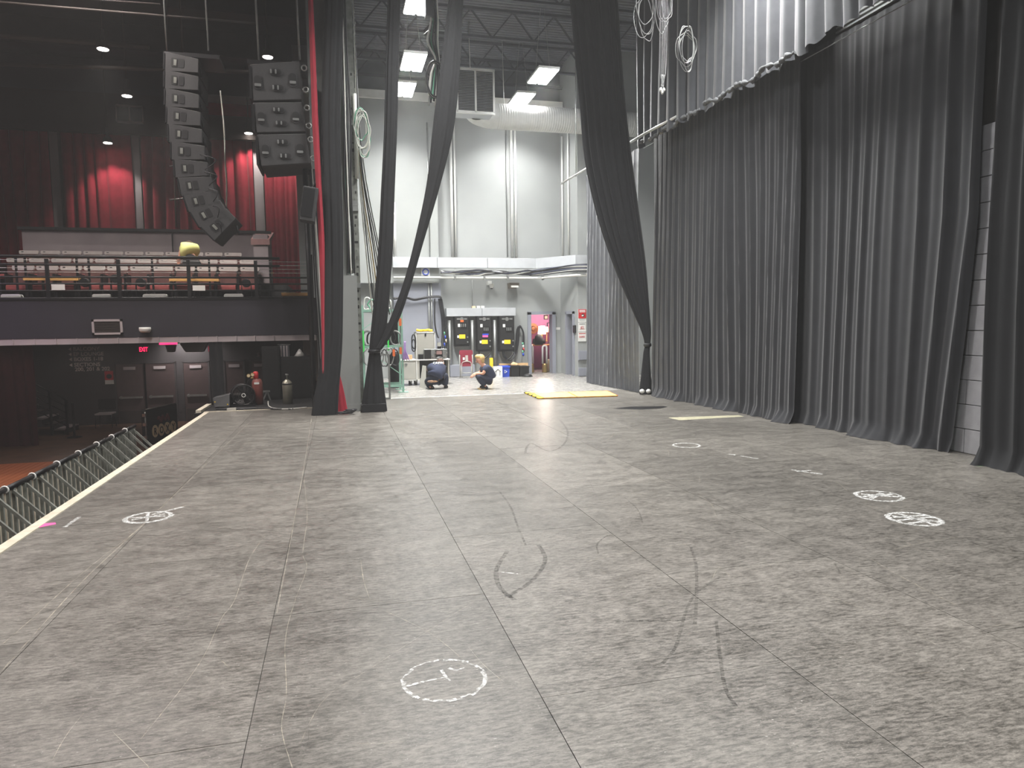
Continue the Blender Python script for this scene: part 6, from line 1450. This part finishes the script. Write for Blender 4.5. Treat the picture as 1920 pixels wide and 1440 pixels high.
# logo panel
a = fl(275, 838, HF); zt_ = oY(275, 768, a.y).z; b = fl(331, 756, zt_); b.z = HF
d = (b-a); L_ = d.length; d.normalize(); n_ = Vector((d.y, -d.x, 0)); ang = math.atan2(d.y, d.x); Hh = zt_-HF
t = thing('logo_panel', 'black road case lid with cream letter discs reading ROXY', 'sign panel', a, ang)
MB().rbox(0, L_, 0, 0.1, 0.0, Hh, 0.06).build('panel', M_BLKPL, t, local=True)
e = MB().tube([(0.05, -0.01, Hh), (L_-0.05, -0.01, Hh)], 0.02, 6).tube([(0.0, -0.01, 0.05), (0.0, -0.01, Hh-0.05)], 0.02, 6); e.build('edge_trim', M_STEEL, t, local=True)
for z in (0.25, 0.6, 0.85): MB().box(-0.03, 0.02, -0.03, 0.06, z*Hh-0.04, z*Hh+0.04).build('latch', M_CHROME, t, local=True)
for k, ch in enumerate('ROXY'):
    x = L_*(0.27+0.19*k); rx = L_*0.092; o = MB()
    o.prism([(x+rx*math.cos(2*math.pi*j/24), Hh*0.36+Hh*0.17*math.sin(2*math.pi*j/24)) for j in range(24)], -0.012, 0.001)
    o.build('letter_disc', M_CREAM, t, local=True)
    tt = text('letter', ch, Hh*0.27, (0, 0, 0), M_BLKPL, t, align='CENTER', bold=0.004, sx=rx*2/(Hh*0.34)); tt.location = (x, -0.016, Hh*0.265)
P = [(L_*(0.36+0.05*k), -0.008, Hh*(0.66+0.10*math.sin(k*2.4))) for k in range(8)]
MB().tube(smooth_path(P, 4), 0.035, 5).build('red_script', mat('dull_red_print', (96, 20, 26), 0.6), t, local=True)

# ---------------------------------------------------------------- people
def skin_mesh(name, nodes, edges, m, parent, sub=2):
    """nodes: list of (Vector, radius or (rx, ry)); one continuous skinned surface"""
    base = ORG[parent.name]
    me = bpy.data.meshes.new(name); me.from_pydata([p-base for p, _ in nodes], edges, []); me.update()
    o = bpy.data.objects.new(name+'_tmp', me); C.objects.link(o)
    md = o.modifiers.new('skin', 'SKIN'); md.use_smooth_shade = True
    sl = me.skin_vertices[0].data
    for i, (_, r_) in enumerate(nodes): sl[i].radius = r_ if isinstance(r_, tuple) else (r_, r_)
    sl[0].use_root = True
    s = o.modifiers.new('sub', 'SUBSURF'); s.levels = sub; s.render_levels = sub
    bpy.context.view_layer.update()
    out = bpy.data.meshes.new_from_object(o.evaluated_get(bpy.context.evaluated_depsgraph_get()))
    bpy.data.objects.remove(o)
    for pl_ in out.polygons: pl_.use_smooth = True
    out.materials.clear(); out.materials.append(m); out.name = name
    ob = bpy.data.objects.new(name, out); C.objects.link(ob); ob.parent = parent; ORG[ob.name] = base
    return ob
def hand_nodes(w_, direction, side, nodes, edges, wi):
    """palm and five fingers grown from wrist index wi"""
    d = Vector(direction).normalized(); sd = Vector(side).normalized(); dn = d.cross(sd).normalized()
    nodes.append((w_+d*0.05, (0.022, 0.034))); pi = len(nodes)-1; edges.append((wi, pi))
    for k, (off, ln) in enumerate(((-0.03, 0.065), (-0.01, 0.078), (0.011, 0.074), (0.03, 0.058))):
        a = w_+d*0.075+sd*off; b = a+d*ln*0.55+dn*0.008; e = b+d*ln*0.4+dn*0.03
        i = len(nodes); nodes += [(a, 0.009), (b, 0.0085), (e, 0.0075)]; edges += [(pi, i), (i, i+1), (i+1, i+2)]
    a = w_+d*0.03-sd*0.035; b = a+d*0.03-sd*0.02+dn*0.01; e = b+d*0.028+dn*0.01
    i = len(nodes); nodes += [(a, 0.011), (b, 0.010), (e, 0.009)]; edges += [(pi, i), (i, i+1), (i+1, i+2)]
def face(parent, c, fwd, upv, r_):
    f = Vector(fwd).normalized(); u = Vector(upv).normalized(); s = f.cross(u).normalized()
    MB().ell(c+f*r_*0.98-u*r_*0.1, (0.018, 0.018, 0.022), 8, 6).build('nose', M_SKIN, parent)
    for k in (-1, 1):
        MB().ell(c+f*r_*0.88+s*0.035*k+u*0.015, (0.011, 0.011, 0.009), 8, 6).build('eye', M_BLKPL, parent)
        MB().ell(c+s*r_*0.82*k-u*0.01, (0.02, 0.02, 0.032), 8, 6).build('ear', M_SKIN, parent)
    MB().ell(c+f*r_*0.86-u*r_*0.5, (0.022, 0.022, 0.007), 8, 5).build('mouth', mat('lip', (170, 96, 90), 0.6), parent)

# --- man crouching in profile, facing the work case
g = fl(906, 729.5); yc = g.y; s = yc/FPX
def A(px, py, dy=0.0): p = oY(px, py, yc); return Vector((p.x, yc+dy, max(0.03, p.z-0.01)))
t = thing('person', 'blond person in navy shirt and jeans crouching on the concrete, arms folded on knees', 'person', (g.x, yc, 0))
pel, mid, chest, neck, head = A(919, 711), A(918, 702), A(912, 691), A(905, 683), A(898.5, 674)
N = [(pel, 0.06), (mid, 0.07), (chest, 0.08), (neck, 0.055), (A(901, 678), 0.06), (head, 0.115), (head+Vector((0.02, 0, 0.05)), 0.1)]
E = [(0, 1), (1, 2), (2, 3), (3, 4), (4, 5), (5, 6)]
legs = []
for k, sd in ((0, -0.13), (1, 0.12)):
    i = len(N); hip, kn, an, toe = A(918, 713, sd), A(892.5+2*k, 703, sd*1.1), A(909+2*k, 723.5, sd*1.1), A(899+2*k, 729, sd*1.1)
    N += [(hip, 0.05), (kn, 0.05), (an, 0.04), (toe, 0.03)]; E += [(0, i), (i, i+1), (i+1, i+2), (i+2, i+3)]; legs.append((hip, kn, an, toe))
for k, sd in ((0, -0.2), (1, 0.19)):
    i = len(N); sh, el, wr = A(908, 687.5, sd*0.9), A(903.5, 699, sd*1.05), A(891, 699.5+k, sd*0.5)
    N += [(sh, 0.06), (el, 0.045), (wr, 0.03)]; E += [(2, i), (i, i+1), (i+1, i+2)]
    hand_nodes(wr, (-0.8, -0.3*sd, -0.45), (0, 1, 0.2), N, E, i+2)
body = skin_mesh('body', N, E, M_SKIN, t)
face(t, head, (-0.9, -0.1, -0.35), (-0.3, 0, 0.95), 0.088)
sh_n = [(pel+Vector((0.0, 0, 0.0)), 0.19), (A(917.5, 704), 0.195), (A(913, 693), 0.2), (A(908, 684.5), 0.13)]; sh_e = [(0, 1), (1, 2), (2, 3)]
for sd in (-0.2, 0.19):
    i = len(sh_n); sh_n += [(A(909, 689, sd*0.9), 0.11), (A(904.5, 696, sd*1.05), 0.08)]; sh_e += [(2, i), (i, i+1)]
skin_mesh('shirt', sh_n, sh_e, M_NAVY, t)
tr_n = [(A(914, 700), 0.07), (A(918.5, 711), 0.155)]; tr_e = [(0, 1)]
for hip, kn, an, toe in legs:
    i = len(tr_n); tr_n += [(hip, 0.125), (kn, 0.105), (an+Vector((-0.01, 0, 0.02)), 0.08)]; tr_e += [(1, i), (i, i+1), (i+1, i+2)]
skin_mesh('jeans', tr_n, tr_e, M_NAVY2, t)
for hip, kn, an, toe in legs:
    skin_mesh('shoe', [(an+Vector((0.05, 0, 0.0)), 0.05), (an+Vector((0.0, 0, -0.03)), 0.052), (Vector((toe.x, toe.y, 0.045)), (0.045, 0.042))], [(0, 1), (1, 2)], M_BLKCOT, t)
    MB().rbox(toe.x-0.05, toe.x+0.12, toe.y-0.045, toe.y+0.045, 0.001, 0.022, 0.01, 'Y').build('shoe_sole', M_TAN, t)
hr = MB().ell(head+Vector((0.035, 0, 0.045)), (0.115, 0.105, 0.105)).ell(head+Vector((-0.02, 0, 0.085)), (0.095, 0.1, 0.06)).ell(head+Vector((0.075, 0, -0.02)), (0.06, 0.085, 0.085)); hr.build('hair', M_BLOND, t)

# --- man crouching into the case bay, seen from behind
g = fl(821, 729); yc = g.y-0.05
t = thing('person', 'person in navy crew shirt squatting with back turned, reaching into the work case', 'person', (g.x, yc, 0))
def B_(px, py, dy=0.0): p = oY(px, py, yc); return Vector((p.x, yc+dy, max(0.03, p.z-0.01)))
pel, mid, chest, neck = B_(813, 711), B_(818, 702, 0.05), B_(824, 690, 0.15), B_(828, 683, 0.26)
head = B_(829.5, 681.5, 0.36)
N = [(pel, 0.06), (mid, 0.07), (chest, 0.08), (neck, 0.06), (head, 0.115), (head+Vector((0.02, 0.05, -0.04)), 0.1)]
E = [(0, 1), (1, 2), (2, 3), (3, 4), (4, 5)]
legs = []
for hip, kn, an, toe in ((B_(819, 712), B_(837, 702, 0.12), B_(835, 724, 0.1), B_(841, 728.5, 0.16)), (B_(808, 712), B_(806, 716, 0.38), B_(808, 726, 0.1), B_(812, 729, 0.0))):
    i = len(N); N += [(hip, 0.05), (kn, 0.05), (an, 0.04), (toe, 0.03)]; E += [(0, i), (i, i+1), (i+1, i+2), (i+2, i+3)]; legs.append((hip, kn, an, toe))
for k, (sh, el, wr) in enumerate(((B_(812, 688, 0.2), B_(806, 694, 0.42), B_(812, 698, 0.62)), (B_(833, 690, 0.2), B_(835, 699, 0.4), B_(829, 700, 0.62)))):
    i = len(N); N += [(sh, 0.065), (el, 0.048), (wr, 0.032)]; E += [(2, i), (i, i+1), (i+1, i+2)]
    hand_nodes(wr, (0.1, 0.9, -0.2), (1, 0, 0), N, E, i+2)
skin_mesh('body', N, E, M_SKIN, t)
face(t, head, (0.1, 0.8, -0.6), (0, 0.6, 0.8), 0.1)
sh_n = [(B_(813.5, 708, 0.0), 0.23), (B_(817, 701, 0.03), 0.24), (B_(821, 692.5, 0.1), 0.23), (B_(825, 686, 0.2), 0.17)]; sh_e = [(0, 1), (1, 2), (2, 3)]
for a_, b_ in ((B_(811, 690, 0.18), B_(806, 694, 0.36)), (B_(831, 691, 0.18), B_(834.5, 697, 0.34))):
    i = len(sh_n); sh_n += [(a_, 0.12), (b_, 0.085)]; sh_e += [(2, i), (i, i+1)]
skin_mesh('shirt', sh_n, sh_e, M_NAVY, t)
tr_n = [(B_(816, 700, 0.03), 0.07), (B_(813.5, 710), 0.15)]; tr_e = [(0, 1)]
for hip, kn, an, toe in legs:
    i = len(tr_n); tr_n += [(hip, 0.13), (kn, 0.115), (an, 0.085)]; tr_e += [(1, i), (i, i+1), (i+1, i+2)]
skin_mesh('jeans', tr_n, tr_e, M_NAVY2, t)
o = MB().ell(B_(811, 714, -0.06), (0.15, 0.1, 0.035)).build('plaid_shirt_tail', mat('plaid', (110, 100, 108), 0.9, var=0.5, scale=26, col2=(206, 160, 120)), t)
for hip, kn, an, toe in legs:
    skin_mesh('shoe', [(an+Vector((-0.02, 0, 0.0)), 0.055), (an+Vector((0.03, 0, -0.02)), 0.055), (Vector((toe.x, toe.y, 0.045)), 0.045)], [(0, 1), (1, 2)], M_BLKPL, t)
MB().ell(head+Vector((0, 0.0, 0.035)), (0.1, 0.1, 0.095)).ell(head+Vector((0, -0.04, 0.0)), (0.08, 0.07, 0.07)).build('hair', M_BRNH, t)
p = B_(822, 683.5, 0.02); text('back_lettering', 'CREW', 0.10, (p.x, yc-0.015, p.z+0.02), M_WHITE, t, rot=(52, 0, 0), align='CENTER', extrude=0.01)

# --- cleaner bending over the balcony seats
yc = 18.04
g = oY(352, 505, yc)
t = thing('person', 'person in pale lime shirt bending over the balcony seats', 'person', (g.x, yc, 2.05))
def K(px, py, dy=0.0): p = oY(px, py, yc); return Vector((p.x, yc+dy, p.z))
pel, mid, chest, neck, head = K(360, 483), K(357, 473, 0.1), K(347, 462, 0.3), K(342, 460, 0.45), K(346, 459, 0.55)
head.z += 0.03
N = [(pel, 0.06), (mid, 0.07), (chest, 0.09), (neck, 0.06), (head, 0.115), (head+Vector((-0.01, 0.06, -0.03)), 0.1)]
E = [(0, 1), (1, 2), (2, 3), (3, 4), (4, 5)]
legs = []
for sd in (-0.1, 0.1):
    i = len(N); hip = pel+Vector((sd, 0, -0.04)); kn = Vector((hip.x, yc-0.03, 2.05+0.45)); an = Vector((hip.x, yc+0.03, 2.05+0.08)); toe = an+Vector((0, 0.14, -0.05))
    N += [(hip, 0.05), (kn, 0.05), (an, 0.04), (toe, 0.03)]; E += [(0, i), (i, i+1), (i+1, i+2), (i+2, i+3)]; legs.append((hip, kn, an, toe))
for k, (sh, el, wr) in enumerate(((K(337, 463, 0.3), K(333.5, 473, 0.28), K(331, 482, 0.3)), (K(357, 462, 0.35), K(360, 470, 0.5), K(352, 476, 0.6)))):
    i = len(N); N += [(sh, 0.065), (el, 0.045), (wr, 0.032)]; E += [(2, i), (i, i+1), (i+1, i+2)]
    hand_nodes(wr, (-0.2, 0.3, -0.9), (1, 0, 0), N, E, i+2)
skin_mesh('body', N, E, M_SKIN, t)
face(t, head, (-0.1, 0.8, -0.6), (0, 0.6, 0.8), 0.1)
sh_n = [(K(359.5, 477, 0.0), 0.24), (K(355, 470, 0.06), 0.25), (K(348, 463, 0.2), 0.23), (K(343, 460.5, 0.4), 0.13)]; sh_e = [(0, 1), (1, 2), (2, 3)]
for a_, b_ in ((K(338, 463, 0.3), K(334.5, 470, 0.28)), (K(356, 462, 0.35), K(359, 468, 0.46))):
    i = len(sh_n); sh_n += [(a_, 0.09), (b_, 0.075)]; sh_e += [(2, i), (i, i+1)]
skin_mesh('shirt', sh_n, sh_e, M_LIME, t)
tr_n = [(K(357, 475, 0.02), 0.08), (K(359.5, 485, -0.02), 0.2)]; tr_e = [(0, 1)]
for hip, kn, an, toe in legs:
    i = len(tr_n); tr_n += [(hip+Vector((0, 0, -0.12)), 0.14), (kn, 0.11), (an, 0.085)]; tr_e += [(1, i), (i, i+1), (i+1, i+2)]
skin_mesh('trousers', tr_n, tr_e, M_BLKCOT, t)
for hip, kn, an, toe in legs:
    skin_mesh('shoe', [(an+Vector((0, -0.03, -0.01)), 0.05), (an+Vector((0, 0.05, -0.03)), 0.048), (Vector((toe.x, toe.y, 2.05+0.042)), 0.04)], [(0, 1), (1, 2)], M_BLKPL, t)
MB().ell(head+Vector((0, -0.01, 0.03)), (0.11, 0.11, 0.1)).ell(head+Vector((0.05, 0.02, 0.01)), (0.08, 0.09, 0.08)).build('hair', M_BRNH, t)
